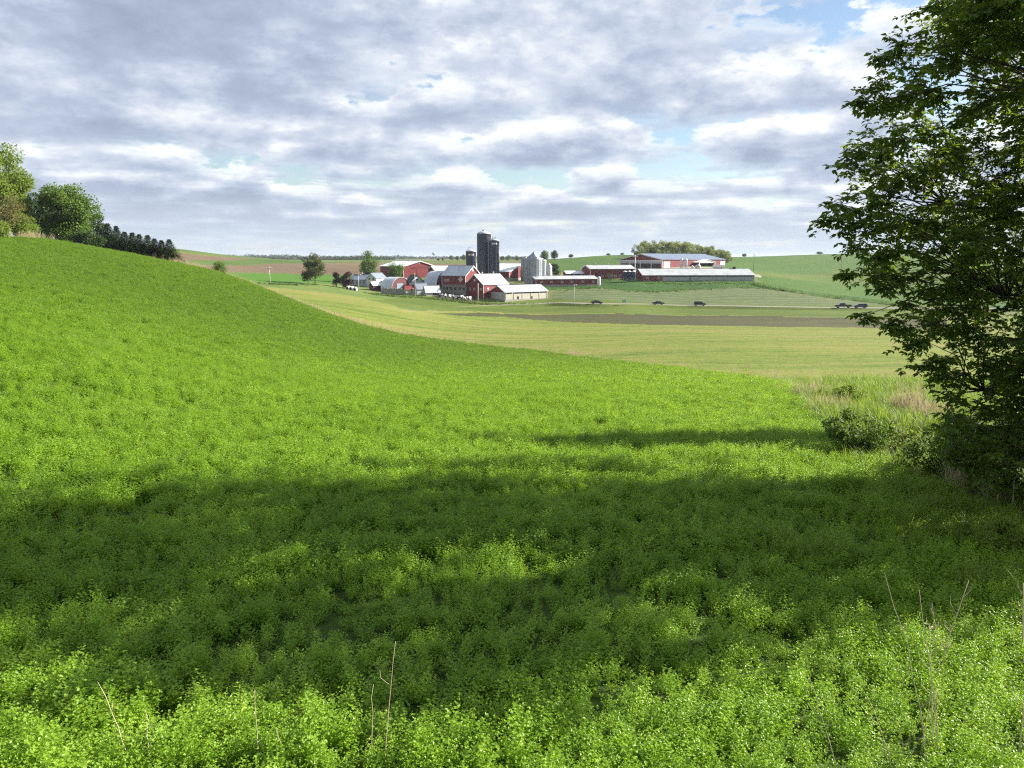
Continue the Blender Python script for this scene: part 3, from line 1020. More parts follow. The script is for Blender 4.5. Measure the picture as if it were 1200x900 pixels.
class Bld:
    """rectangular farm building. The photographed corner is at column px, base row py, depth Y.
    Local x runs along the right-hand face (y=0), local y along the left-hand face (x=0)."""
    def __init__(s, name, label, px, py, Y, a, b, phi, gable, eave, ridge, wall='red', roof='metalroof', over=0.45, found=0.0, fmat='concrete', trim=True, cat='barn', dz=0.0, wallname='wall'):
        p = at(px, py, Y)
        g = hz(p[0], p[1])
        s.m = mpp(Y)
        az = math.atan2(p[0], p[1])
        ph = R_(phi)
        s.root = empty(name, (p[0], p[1], p[2] + dz), math.pi / 2 - ph - az)
        tag(s.root, label, cat)
        s.g = g - (p[2] + dz)
        s.wx = b * s.m / math.sin(ph)
        s.wy = a * s.m / math.cos(ph)
        s.e = eave * s.m
        s.r = ridge * s.m
        s.f = found * s.m
        s.gable = gable
        wx, wy, e, rr, f = s.wx, s.wy, s.e, s.r, s.f
        w = MB()
        if gable == 'L':    # ridge along x
            w.prism([(0, f - 0.05), (wy, f - 0.05), (wy, e), (wy / 2, rr), (0, e)], 'x', 0, wx)
        elif gable == 'R':
            w.prism([(0, f - 0.05), (wx, f - 0.05), (wx, e), (wx / 2, rr), (0, e)], 'y', 0, wy)
        elif gable == 'arch':  # arch end on the right face
            prof = [(wx / 2 - wx / 2 * math.cos(t), f + e + (rr - e - 0.12) * math.sin(t) ** 0.9) for t in np.linspace(0, math.pi, 17)]
            w.prism([(0, f)] + prof + [(wx, f)], 'y', 0.25, wy - 0.25)
        s.wall = w.build(wallname, M[wall], s.root)
        if found or True:
            fd = MB().box(-0.06, wx + 0.06, -0.06, wy + 0.06, -2.2, max(f, 0.12))
            fd.build('foundation', M[fmat], s.root)
        # roof
        t = 0.16
        rf = MB()
        o = over
        if gable in ('L', 'R'):
            W_ = wy if gable == 'L' else wx
            sl = (rr - e) / (W_ / 2)
            prof = [(-o, e - o * sl + 0.02), (W_ / 2, rr + 0.02), (W_ + o, e - o * sl + 0.02), (W_ + o, e - o * sl + t + 0.02), (W_ / 2, rr + t + 0.05), (-o, e - o * sl + t + 0.02)]
            if gable == 'L':
                rf.prism(prof, 'x', -o, wx + o)
            else:
                rf.prism(prof, 'y', -o, wy + o)
        else:
            th = np.linspace(0, math.pi, 21)
            out = [(wx / 2 - (wx / 2 + 0.12) * math.cos(q), f + e + (rr - e + 0.1) * math.sin(q) ** 0.9) for q in th]
            inn = [(wx / 2 - (wx / 2 + 0.01) * math.cos(q), f + e + (rr - e - 0.06) * math.sin(q) ** 0.9) for q in th]
            n = len(out)
            for i in range(n - 1):
                for pr in (out, inn):
                    rf.add([(pr[i][0], 0, pr[i][1]), (pr[i + 1][0], 0, pr[i + 1][1]), (pr[i + 1][0], wy, pr[i + 1][1]), (pr[i][0], wy, pr[i][1])], [(0, 1, 2, 3)])
                rf.add([(out[i][0], 0, out[i][1]), (out[i + 1][0], 0, out[i + 1][1]), (inn[i + 1][0], 0, inn[i + 1][1]), (inn[i][0], 0, inn[i][1])], [(0, 1, 2, 3)])
        s.roof = rf.build('roof', M[roof], s.root)
        if gable in ('L', 'R'):
            W_ = wy if gable == 'L' else wx
            L_ = wx if gable == 'L' else wy
            cap = MB()
            if gable == 'L':
                cap.box(-o, wx + o, W_ / 2 - 0.25, W_ / 2 + 0.25, rr + t + 0.02, rr + t + 0.14)
            else:
                cap.box(W_ / 2 - 0.25, W_ / 2 + 0.25, -o, wy + o, rr + t + 0.02, rr + t + 0.14)
            cap.build('ridge_cap', M[roof], s.roof)
        if trim and gable in ('L', 'R'):
            d = 0.14
            for (cx, cy) in ((0, 0), (wx, 0), (0, wy)):
                MB().box(cx - 0.05 if cx == 0 else cx - d, cx + d if cx == 0 else cx + 0.05, cy - 0.05 if cy == 0 else cy - d, cy + d if cy == 0 else cy + 0.05, f, e - 0.05).build('corner_board', M['whitepaint'], s.root)
            W_ = wy if gable == 'L' else wx
            for i in range(2):   # rake boards on the visible gable
                y0, y1 = (-o, W_ / 2) if i == 0 else (W_ / 2, W_ + o)
                sl = (rr - e) / (W_ / 2)
                z0 = e - o * sl if i == 0 else rr
                z1 = rr if i == 0 else e - o * sl
                pr = [(y0, z0 - 0.22), (y1, z1 - 0.22), (y1, z1 + t + 0.03), (y0, z0 + t + 0.03)]
                MB().prism(pr, 'x' if gable == 'L' else 'y', -o - 0.06, -o - 0.01).build('rake_board', M['whitepaint'], s.root)

    def panel(s, name, face, c, z, w, h, mat, proud=0.05, parent=None, label=None):
        """flat panel (window, door) on a face; c = centre along the face 0..1, z = centre height, metres"""
        mb = MB()
        if face == 'R':
            x = c * s.wx
            mb.box(x - w / 2, x + w / 2, -proud, 0.02, z - h / 2, z + h / 2)
        else:
            y = c * s.wy
            mb.box(-proud, 0.02, y - w / 2, y + w / 2, z - h / 2, z + h / 2)
        o = mb.build(name, M[mat], parent or s.root)
        if label:
            o['label'] = label
        return o

    def window(s, face, c, z, w=0.9, h=1.0, frame='whitepaint', glass='glass'):
        fr = s.panel('window', face, c, z, w + 0.3, h + 0.3, frame, 0.06)
        s.panel('pane', face, c, z, w, h, glass, 0.08, parent=fr)
        return fr


def build_farm():
    # ---- big red machine shed behind the house
    b = Bld('machine_shed', 'large crimson machine shed with white roof behind the farmhouse', 473, 326, 392, 28, 38, 60, 'R', 13.5, 19.5, roof='whiteroof', cat='shed')
    b.panel('sliding_door', 'R', 0.55, 2.6, 6.0, 5.0, 'red', 0.12)
    b.panel('door_track', 'R', 0.55, 5.25, 12.5, 0.25, 'darkred', 0.2)
    b.panel('vent_panel', 'R', 0.5, 7.6, 0.5, 0.7, 'whitepaint', 0.08)
    b.window('L', 0.4, 2.5, 1.2, 1.0)
    # ---- farmhouse
    h = Bld('farmhouse', 'white two-storey farmhouse with grey shingle roofs beside the tall tree', 430, 336, 350, 18, 8, 22, 'R', 8.0, 13.5, wall='siding', roof='greyroof2', cat='house', trim=True, over=0.3)
    for c in (0.2, 0.42, 0.64, 0.86):
        h.window('L', c, 4.6 * 0.36 * 1.0 + 0.2, 0.8, 1.1)
    wing = Bld('w', '', 441, 336, 345, 11, 12, 35, 'L', 10.0, 15.2, wall='whitepaint', roof='greyroof2', over=0.3)
    # the gabled wing belongs to the house: re-parent its pieces under one part
    wing.wall.name = 'gabled_wing'
    M_house = h.root.matrix_basis.inverted() @ wing.root.matrix_basis
    for c in (0.3, 0.7):
        wing.window('L', c, 1.4, 0.8, 1.1)
        wing.window('L', c, 3.4, 0.8, 1.0)
    wing.window('R', 0.5, 2.0, 1.0, 1.1)
    kids = list(wing.root.children)
    for k in kids:
        k.parent = h.root
        k.matrix_basis = M_house @ k.matrix_basis
    bpy.data.objects.remove(wing.root)
    ch = MB().box(h.wx * 0.5 - 0.35, h.wx * 0.5 + 0.35, h.wy * 0.55 - 0.35, h.wy * 0.55 + 0.35, h.r - 0.6, h.r + 1.2)
    ch.build('chimney', M['stone'], h.roof)
    # ---- quonset shed with the red arched end
    q = Bld('arched_shed', 'arch-roofed metal shed with round red end wall behind the low pale wall', 459.5, 343, 331, 13, 21.5, 40, 'arch', 4.5, 17.5, wall='darkred', roof='metalroof', trim=False, cat='shed')
    q.panel('end_door', 'R', 0.45, 1.9, 4.6, 3.8, 'greyroof2', -0.15)
    # ---- small red lean shed left of it
    r = Bld('small_shed', 'small red shed with pale roof at the left end of the farm', 437.5, 343, 332, 4.5, 12, 58, 'L', 8.5, 12.0, wall='darkred', roof='whiteroof', cat='shed', trim=False, over=0.3)
    r.panel('door', 'R', 0.6, 1.4, 2.4, 2.4, 'dark', 0.05)
    # ---- low pale fence-line wall in front
    p0, p1 = ground_at(447, 326), ground_at(488, 323)
    wl = empty('feedlot_wall', (p0[0], p0[1], p0[2]), math.atan2(p1[1] - p0[1], p1[0] - p0[0]))
    tag(wl, 'low pale board wall running in front of the arched shed', 'wall')
    L = math.hypot(p1[0] - p0[0], p1[1] - p0[1])
    nseg = 12
    for i in range(nseg):
        x0 = L * i / nseg
        MB().box(x0 + 0.1, x0 + L / nseg - 0.03, -0.06, 0.06, -0.6, 2.0 + 0.1 * math.sin(i * 2.3)).build('panel', M['concrete'], wl)
        MB().box(x0 - 0.09, x0 + 0.09, -0.12, 0.12, -0.6, 2.3).build('post', M['palewood'], wl)
    # ---- small red roofed lean-to
    k = Bld('calf_shed', 'tiny red-roofed calf shed before the white gabled cottage', 476, 343.3, 322, 3, 11, 65, 'L', 4.0, 8.0, wall='cream', roof='red', cat='shed', trim=False, over=0.3)
    k.panel('opening', 'R', 0.75, 0.8, 1.6, 1.3, 'dark', 0.05)
    # ---- white gabled cottage
    c = Bld('milk_house', 'small white gabled building with dark roof below the crimson shed', 481.5, 338, 348, 7, 15, 62, 'R', 7.0, 15.0, wall='whitepaint', roof='shingle', cat='building', trim=False, over=0.3)
    c.window('R', 0.5, 4.0, 0.8, 0.8)
    c.window('R', 0.3, 1.6, 0.8, 1.0)
    c.panel('door', 'R', 0.68, 1.0, 0.95, 2.0, 'greyroof2', 0.05)
    # ---- grey sheds left of the red barn
    g1 = Bld('grey_shed', 'small shed with slate blue roof beside the cattle yard', 489, 345, 324, 3.5, 12, 66, 'L', 6.5, 12.5, wall='siding', roof='greyroof2', cat='shed', trim=False, over=0.3)
    g1.panel('door', 'R', 0.5, 1.0, 1.1, 2.0, 'greyroof', 0.05)
    g2 = Bld('feed_shed', 'low shed with pale metal roof and cream wall facing the cattle yard', 499.5, 347, 320, 3.5, 16, 68, 'L', 5.0, 11.5, wall='cream', roof='metalroof', cat='shed', trim=False, over=0.4)
    g2.panel('opening', 'R', 0.7, 0.9, 2.6, 1.3, 'dark', 0.05)
    # ---- white round-roofed barn
    a = Bld('round_roof_barn', 'round-roofed white metal barn tucked behind the red dairy barn', 512, 342, 343, 15, 22, 42, 'arch', 7, 23.5, wall='darkred', roof='metalroof', cat='barn', trim=False)
    # ---- white roofed sheds behind it
    Bld('long_shed', 'white-roofed low shed behind the round-roofed barn', 510, 325, 372, 8, 26, 70, 'L', 8.0, 12.5, wall='darkred', roof='whiteroof', cat='shed', trim=False)
    # ---- red dairy barn with stone base
    d = Bld('dairy_barn', 'red dairy barn with metal roof and stone basement beside the cattle yard', 545.7, 345, 326, 28, 17.5, 36, 'R', 22, 32.5, roof='metalroof', found=11.0, fmat='stone', cat='barn')
    m = d.m
    for c_ in (0.74, 0.84):
        d.window('L', c_, 16 * m, 0.55, 0.7)
    for c_ in (0.08, 0.24, 0.42, 0.6, 0.78, 0.92):
        d.panel('basement_window', 'L', c_, 6.5 * m, 1.0, 1.1, 'dark', 0.1)
    d.panel('barn_door', 'R', 0.5, 15.5 * m, 3.4, 3.2, 'darkred', 0.1)
    d.window('R', 0.5, 28 * m, 0.7, 0.8)
    # quilt square: a white board standing on its corner with a darker star
    qy, qz, qs = 0.2 * d.wy, 17.3 * m, 1.25
    q_ = MB()
    q_.prism([(qy - qs, qz), (qy, qz - qs), (qy + qs, qz), (qy, qz + qs)], 'x', -0.1, 0.02)
    qo = q_.build('quilt_board', M['whitepaint'], d.root)
    q2 = MB()
    for (sy, sz) in ((1, 1), (1, -1), (-1, 1), (-1, -1)):
        q2.prism([(qy + sy * 0.1, qz + sz * 0.1), (qy + sy * 0.65, qz + sz * 0.1), (qy + sy * 0.1, qz + sz * 0.65)], 'x', -0.13, -0.09)
    q2.build('quilt_star', M['darkred'], qo)
    # ---- small red barn in front of the silos
    b8 = Bld('small_barn', 'red gabled barn with pale metal roof standing before the silos', 566.6, 350.5, 320, 20.6, 29.6, 46, 'L', 17, 28, roof='metalroof', cat='barn')
    m = b8.m
    for c_ in (0.15, 0.5, 0.78):
        b8.window('L', c_, 11.0 * m, 0.7, 0.7)
    b8.panel('loft_window', 'L', 0.5, 21.5 * m, 0.9, 0.9, 'whitepaint', 0.06)
    for c_ in (0.18, 0.6):
        b8.window('R', c_, 11.5 * m, 0.8, 0.7)
    b8.panel('door', 'L', 0.92, 1.3, 1.2, 2.2, 'darkred', 0.06)
    for c_ in (0.3, 0.75):
        v_ = MB().lathe([(0.32, b8.r + 0.1), (0.32, b8.r + 0.8), (0.5, b8.r + 0.85), (0.0, b8.r + 1.15)], 10, c_ * b8.wx, b8.wy / 2)
        v_.build('roof_vent', M['galvlt'], b8.roof)
    # ---- open front shed
    b9 = Bld('open_shed', 'open-sided cattle shed with pale roof and cream half wall, nearest the road', 591.7, 351.5, 315.5, 17, 51.7, 53, 'L', 9.0, 15.8, wall='cream', roof='metalroof', cat='shed', trim=False)
    m = b9.m
    b9.panel('open_bay', 'R', 0.5, 8.0 * m, b9.wx * 0.98, 2.0 * m, 'dark', 0.04)
    for c_ in (0.02, 0.2, 0.4, 0.6, 0.8, 0.98):
        b9.panel('post', 'R', c_, 5.0 * m, 0.22, 9.4 * m, 'palewood', 0.12)
    wy, e, rr = b9.wy, b9.e, b9.r
    MB().prism([(0.05, e - 0.1), (wy - 0.05, e - 0.1), (wy / 2, rr - 0.05)], 'x', -0.06, 0.01).build('gable_board', M['red'], b9.root)
    b9.panel('end_panel', 'L', 0.5, 5.2 * m, wy * 0.98, 8.0 * m, 'curtain', 0.05)
    b9.panel('gap', 'R', 0.3, 1.6 * m, 0.9, 1.4, 'dark', 0.06)
    b9.panel('gap', 'R', 0.62, 1.6 * m, 0.9, 1.4, 'dark', 0.06)
    # ---- long red shed behind the silos
    b10 = Bld('hay_shed', 'long crimson shed with white roof behind the dark silos', 597, 331, 372, 62, 32, 30, 'R', 12.5, 21.5, roof='whiteroof', found=5.0, cat='shed')
    b10.panel('barn_door', 'R', 0.5, 9.5 * b10.m, 5.0, 3.4, 'darkred', 0.1)
    # ---- long low red barn on the slope
    b11 = Bld('long_barn', 'long low red barn with grey roof and concrete base on the slope', 628, 338.5, 352, 8, 73, 72, 'L', 11, 14.2, roof='greyroof', found=4.6, cat='barn')
    m = b11.m
    for c_ in (0.09, 0.25, 0.42, 0.58, 0.76, 0.93):
        b11.window('R', c_, 7.8 * m, 0.8, 0.55)
    b11.panel('door', 'L', 0.5, 3.0, 1.4, 2.2, 'darkred', 0.06)
    tk = MB().lathe([(0.0, 0.9), (0.55, 0.9), (0.75, 1.4), (0.75, 4.6), (0.5, 5.0), (0.0, 5.1)], 14)
    t_ = ground_at(701.8, 353)
    to = empty('feed_tank', (t_[0], t_[1], t_[2]))
    tag(to, 'short white feed tank at the right end of the long low barn', 'tank')
    tk.build('tank_body', M['whitepaint'], to)
    for a_ in range(4):
        an = a_ * math.pi / 2 + 0.4
        MB().tube([(0.6 * math.cos(an), 0.6 * math.sin(an), -0.3), (0.6 * math.cos(an), 0.6 * math.sin(an), 1.6)], [0.06, 0.06], 6).build('leg', M['galv'], to)
    # ---- white roofed open shed between
    b16 = Bld('machine_lean', 'low open machine shelter with white roof left of the upper red barn', 664, 324.5, 384, 4, 27, 74, 'L', 3.8, 6.6, wall='darkred', roof='whiteroof', cat='shed', trim=False)
    b16.panel('open_bay', 'R', 0.5, 1.9 * b16.m, b16.wx * 0.9, 2.6 * b16.m, 'dark', 0.04)
    # ---- upper red barn
    b12 = Bld('upper_barn', 'long brick-red barn with grey roof and a row of small pale windows', 692, 328.5, 378, 10.6, 52, 68, 'L', 13, 17, roof='greyroof', cat='barn', found=1.5)
    m = b12.m
    for c_ in (0.26, 0.46, 0.56, 0.66, 0.8):
        b12.window('R', c_, 4.8 * m, 1.0, 0.8)
    b12.panel('loft_door', 'L', 0.5, 10.5 * m, 1.5, 1.6, 'darkred', 0.07)
    for c_ in (0.2, 0.5):
        MB().lathe([(0.35, b12.r), (0.35, b12.r + 0.7), (0.55, b12.r + 0.75), (0.0, b12.r + 1.05)], 10, c_ * b12.wx, b12.wy / 2).build('roof_vent', M['galv'], b12.roof)
    # ---- long curtain-sided barn
    b13 = Bld('curtain_barn', 'very long pale-roofed barn with grey curtain side walls on the green bank', 753.4, 329.5, 372, 11, 129, 76, 'L', 6.8, 13.6, wall='concrete', roof='greyroof', cat='barn', trim=False)
    m = b13.m
    b13.panel('red_end', 'R', 0.085, 3.3 * m, b13.wx * 0.17, 6.2 * m, 'red', 0.04)
    b13.panel('red_end', 'L', 0.5, 3.3 * m, b13.wy * 0.99, 6.6 * m, 'red', 0.04)
    MB().prism([(0.05, 6.6 * m), (b13.wy - 0.05, 6.6 * m), (b13.wy / 2, b13.r - 0.06)], 'x', -0.05, 0.01).build('gable_board', M['red'], b13.root)
    for c_ in (0.04, 0.14):
        b13.window('R', c_, 3.8 * m, 1.0, 0.8)
    for i in range(8):
        c0 = 0.175 + i * (0.82 / 8)
        b13.panel('side_curtain', 'R', c0 + 0.41 / 8, 2.7 * m, b13.wx * (0.82 / 8) - 0.12, 4.4 * m, 'curtain', 0.07)
    b13.panel('eave_gap', 'R', 0.585, 5.5 * m, b13.wx * 0.82, 0.9 * m, 'dark', 0.04)
    b13.panel('divider', 'R', 0.42, 3.0 * m, 0.4, 6.0 * m, 'darkred', 0.12)
    fx = MB().box(b13.wx * 0.865, b13.wx * 0.885, b13.wy / 2 - 0.8, b13.wy / 2 + 0.8, b13.r, b13.r + 1.1)
    fx.build('roof_fan', M['dark'], b13.roof)
    # ---- big hilltop barn
    b14 = Bld('freestall_barn', 'biggest red barn with blue-grey roof along the hilltop', 776, 316, 420, 51, 78, 37, 'L', 11.5, 18.0, roof='blueroof', cat='barn')
    m = b14.m
    b14.panel('white_band', 'L', 0.5, 10.0 * m, b14.wy * 0.98, 1.8 * m, 'whitepaint', 0.05)
    b14.panel('lower_band', 'L', 0.5, 7.9 * m, b14.wy * 0.98, 1.8 * m, 'greyroof', 0.05)
    b14.panel('open_end', 'L', 0.52, 4.2 * m, b14.wy * 0.92, 3.6 * m, 'dark', 0.05)
    for c_ in (0.02, 0.25, 0.5, 0.75, 0.98):
        b14.panel('end_post', 'L', c_, 5.5 * m, 0.5, 11 * m, 'whitepaint', 0.12)
    for c_, w_ in ((0.065, 8.6), (0.955, 7.0)):
        fr = b14.panel('white_door', 'R', c_, 5.2 * m, w_ * m / math.sin(R_(37)) * 0.85, 8.0 * m, 'whitepaint', 0.07)
        for k in range(3):
            b14.panel('door_seam', 'R', c_, (2.8 + 2.4 * k) * m, w_ * m / math.sin(R_(37)) * 0.85, 0.12, 'greyroof', 0.09, parent=fr)
    b14.panel('lower_wall', 'R', 0.73, 1.1 * m, b14.wx * 0.5, 2.0 * m, 'concrete', 0.05)
    # porch
    px0, px1 = 0.47 * b14.wx, 0.73 * b14.wx
    pm = (px0 + px1) / 2
    MB().prism([(px0, 0), (px0 + 0.5, 0), (px0 + 0.5, 7.4 * m), (px1 - 0.5, 7.4 * m), (px1 - 0.5, 0), (px1, 0), (px1, 8.0 * m), (pm, 10.8 * m), (px0, 8.0 * m)], 'y', -4.0, -3.7).build('porch_front', M['whitepaint'], b14.root)
    MB().prism([(px0 - 0.4, 7.9 * m), (pm, 11.2 * m), (px1 + 0.4, 7.9 * m), (px1 + 0.4, 8.3 * m), (pm, 11.6 * m), (px0 - 0.4, 8.3 * m)], 'y', -4.3, 0.0).build('porch_roof', M['whiteroof'], b14.root)
    MB().box(px0 + 0.55, px1 - 0.55, -0.09, 0.0, 0.2, 7.3 * m).build('porch_opening', M['dark'], b14.root)
    for xx in (px0 + 0.05, px1 - 0.3):
        MB().box(xx, xx + 0.25, -3.68, -0.05, 0, 7.9 * m).build('porch_side', M['darkred'], b14.root)
    MB().box(pm - 1.2, pm + 1.2, -4.08, -4.01, 8.3 * m, 9.5 * m).build('sign_board', M['cream'], b14.root)


build_farm()


# ------------------------------------------------------------------ silos and bins
def silo(name, label, px, py, Y, wpx, top_px, bands, cage):
    p = at(px, py, Y)
    m = mpp(Y)
    r = wpx * m / 2
    h = (py - top_px) * m
    root = empty(name, tuple(p))
    tag(root, label, 'silo', 'dark blue tower silos')
    MB().lathe([(r, -2.0), (r, h)], 32).build('shell', M['silo'], root)
    roof = MB().lathe([(r + 0.08, h), (r + 0.08, h + 0.12), (r * 0.8, h + r * 0.22), (r * 0.45, h + r * 0.36), (0, h + r * 0.42)], 32).build('dome', M['galvlt'], root)
    for k in range(1, bands):
        z = h * k / bands
        MB().lathe([(r + 0.005, z - 0.05), (r + 0.05, z - 0.03), (r + 0.05, z + 0.03), (r + 0.005, z + 0.05)], 32).build('seam_ring', M['silo_seam'], root)
    # ladder cage on the side
    lad = MB()
    for s_ in (-0.25, 0.25):
        lad.tube([(r + 0.25, s_, 0.5), (r + 0.25, s_, h + 0.8)], [0.03, 0.03], 5)
    for k in range(int(h / 0.6)):
        lad.tube([(r + 0.25, -0.25, 0.6 + k * 0.6), (r + 0.25, 0.25, 0.6 + k * 0.6)], [0.02, 0.02], 4)
    lo = lad.build('ladder', M['galv'], root)
    lo.rotation_euler = (0, 0, R_(-35))
    ch = MB().tube([(0, -r - 0.25, 0.3), (0, -r - 0.25, h * 0.98)], [0.3, 0.3], 8)
    co = ch.build('chute', M['silo_seam'], root)
    co.rotation_euler = (0, 0, R_(62))
    zt = h + r * 0.42
    if cage == 'peak':
        c = MB()
        for a_ in range(4):
            an = a_ * math.pi / 2
            c.tube([(0.7 * math.cos(an), 0.7 * math.sin(an), zt - 0.3), (0.15 * math.cos(an), 0.15 * math.sin(an), zt + 1.1)], [0.06, 0.06], 5)
        c.lathe([(0.7, zt - 0.2), (0.7, zt + 0.25), (0.0, zt + 0.35)], 12)
        c.build('filler_hood', M['galv'], root)
    elif cage == 'arc':
        pts = [(1.3 * math.cos(t), 0, zt - 0.2 + 1.25 * math.sin(t)) for t in np.linspace(0, math.pi, 9)]
        MB().tube(pts, [0.09] * 9, 6).build('filler_pipe', M['galv'], root)
    else:
        c = MB()
        for s_ in (-0.7, 0.5):
            c.tube([(s_, 0, zt - 0.5), (s_ + 0.1, 0, zt + 1.6)], [0.14, 0.05], 6)
        c.box(-1.0, 0.9, -0.6, 0.6, zt - 0.4, zt + 0.1)
        c.build('filler_hood', M['galv'], root)
    # pale emblem strip painted under the rim, facing the road
    em = MB()
    n = 14
    for (z0, z1, parts) in ((h - 1.9, h - 1.1, ((-0.55, -0.2), (-0.1, 0.1), (0.2, 0.5))), ):
        for (a0, a1) in parts:
            v, f = [], []
            for i in range(6):
                an = -math.pi / 2 + 0.15 + (a0 + (a1 - a0) * i / 5) * 1.1
                for z in (z0, z1):
                    v.append(((r + 0.03) * math.cos(an), (r + 0.03) * math.sin(an), z))
            f = [(2 * i, 2 * i + 2, 2 * i + 3, 2 * i + 1) for i in range(5)]
            em.add(v, f)
    if cage != 'peak':
        em.build('emblem', M['whitepaint'], root)
    return root


silo('tower_silo', 'tallest dark blue silo, middle of the three', 567.3, 334, 352, 16, 275.5, 12, 'peak')
silo('tower_silo', 'dark blue banded silo right of the tallest one', 579.2, 334, 348, 11.2, 283, 11, 'posts')
silo('tower_silo', 'short dark blue silo with curved pipe on top, left of the tallest', 552, 334, 362, 11.6, 295.5, 8, 'arc')


def grain_bin(label, px, py, Y, wpx, eave_px, peak_px, mat='galv', ribs=20, name='grain_bin', group='galvanised grain bins'):
    p = at(px, py, Y)
    m = mpp(Y)
    r = wpx * m / 2
    h = (py - eave_px) * m
    pk = (py - peak_px) * m
    root = empty(name, tuple(p))
    tag(root, label, 'grain bin', group)
    MB().lathe([(r, -1.0), (r, h)], 36).build('shell', M[mat], root)
    MB().lathe([(r + 0.15, h - 0.05), (r + 0.15, h + 0.05), (0.5, pk - 0.2), (0.5, pk + 0.15), (0.0, pk + 0.25)], 36).build('cone_roof', M[mat], root)
    MB().lathe([(r + 0.3, -1.0), (r + 0.3, 0.25), (r, 0.25)], 36).build('foundation', M['concrete'], root)
    for k in range(ribs):
        a_ = 2 * math.pi * k / ribs
        o = MB().box(r, r + 0.09, -0.07, 0.07, 0.2, h).build('stiffener', M['galvlt'], root)
        o.rotation_euler = (0, 0, a_)
    for k in range(8):
        a_ = 2 * math.pi * (k + 0.5) / 8
        zz = h + (pk - h) * 0.22
        o = MB().box(r * 0.70, r * 0.86, -0.28, 0.28, zz - 0.15, zz + 0.55).build('roof_vent', M['galv'], root)
        o.rotation_euler = (0, 0, a_)
    return root


grain_bin('big ribbed grain bin with conical roof in front of the bin group', 625.3, 334, 360, 20, 304.5, 296.5)
grain_bin('darker grain bin half hidden at the left of the bin group', 615.8, 333, 378, 10.5, 304.5, 302)
grain_bin('bright grain bin half hidden at the right of the bin group', 635.2, 333, 378, 9.5, 306, 303.5, 'galvlt')
grain_bin('slim pale bin at the far right of the grain bins', 643.2, 331, 372, 7.0, 313, 309.5, 'galvlt', 0)


def feed_bin(label, px, py, Y, wpx, top_px, mat, capmat, group):
    p = at(px, py, Y)
    m = mpp(Y)
    r = wpx * m / 2
    h = (py - top_px) * m
    root = empty('feed_bin', tuple(p))
    tag(root, label, 'feed bin', group)
    MB().lathe([(0.25, h * 0.12), (r, h * 0.36), (r, h * 0.88)], 20).build('hopper', M[mat], root)
    MB().lathe([(r + 0.06, h * 0.88), (0.25, h), (0, h + 0.05)], 20).build('cap', M[capmat], root)
    for k in range(4):
        a_ = math.pi / 4 + k * math.pi / 2
        MB().tube([(r * 0.9 * math.cos(a_), r * 0.9 * math.sin(a_), -0.6), (r * 0.9 * math.cos(a_), r * 0.9 * math.sin(a_), h * 0.4)], [0.07, 0.07], 5).build('leg', M['galv'], root)
    return root


for k, (px, w_) in enumerate(((732.2, 'leftmost'), (737.4, 'middle'), (742.4, 'rightmost'))):
    feed_bin('dark blue feed bin with white cap, %s of three beside the upper red barn' % w_, px, 329.3, 370, 5.0, 317.2, 'bin_blue', 'whitepaint', 'three dark blue feed bins')
feed_bin('slim silver feed bin, left of the pair before the hilltop barn', 798.3, 315.3, 412, 3.6, 302.8, 'galvlt', 'galvlt', 'silver feed bins at the hilltop barn')
feed_bin('slim silver feed bin, right of the pair before the hilltop barn', 803.7, 315.3, 412, 3.2, 303.2, 'galvlt', 'galvlt', 'silver feed bins at the hilltop barn')

# white feed wagon and pale tank at the hilltop barn
def wagon(px, py, Y):
    p = at(px, py, Y)
    root = empty('feed_wagon', tuple(p), R_(10))
    tag(root, 'white feed wagon parked against the hilltop barn near its right end', 'wagon')
    MB().prism([(-2.6, 0.8), (2.6, 0.8), (3.0, 2.3), (-3.0, 2.3)], 'y', -1.1, 1.1).build('tub', M['whitepaint'], root)
    MB().box(-2.9, 3.6, -0.5, 0.5, 0.55, 0.78).build('chassis', M['dark'], root)
    for sx in (-1.4, 1.2):
        for sy in (-1.15, 1.15):
            w_ = MB().tube([(sx, sy - 0.15, 0.5), (sx, sy + 0.15, 0.5)], [0.5, 0.5], 14)
            w_.build('wheel', M['dark'], root)


wagon(842, 315.5, 410)
p_ = at(818, 315.5, 408)
tr_ = empty('poly_tank', tuple(p_), R_(20))
tag(tr_, 'big cream round tank standing in the porch of the hilltop barn', 'tank')
MB().lathe([(1.3, 0.0), (1.45, 0.3), (1.45, 1.7), (1.1, 2.2), (0.4, 2.4), (0.4, 2.55), (0, 2.6)], 20).build('tank_body', M['cream'], tr_)
MB().lathe([(1.6, -0.6), (1.6, 0.02), (0, 0.02)], 20).build('base_pad', M['concrete'], tr_)
p_ = at(811.3, 315.2, 409)
tr_ = empty('milk_tank', tuple(p_), R_(0))
tag(tr_, 'small white upright tank just left of the hilltop barn porch', 'tank')
MB().lathe([(0.75, -0.3), (0.75, 1.3), (0.4, 1.65), (0, 1.7)], 16).build('tank_body', M['whitepaint'], tr_)
MB().lathe([(0.2, 1.6), (0.2, 1.85), (0, 1.9)], 10).build('lid', M['galv'], tr_)


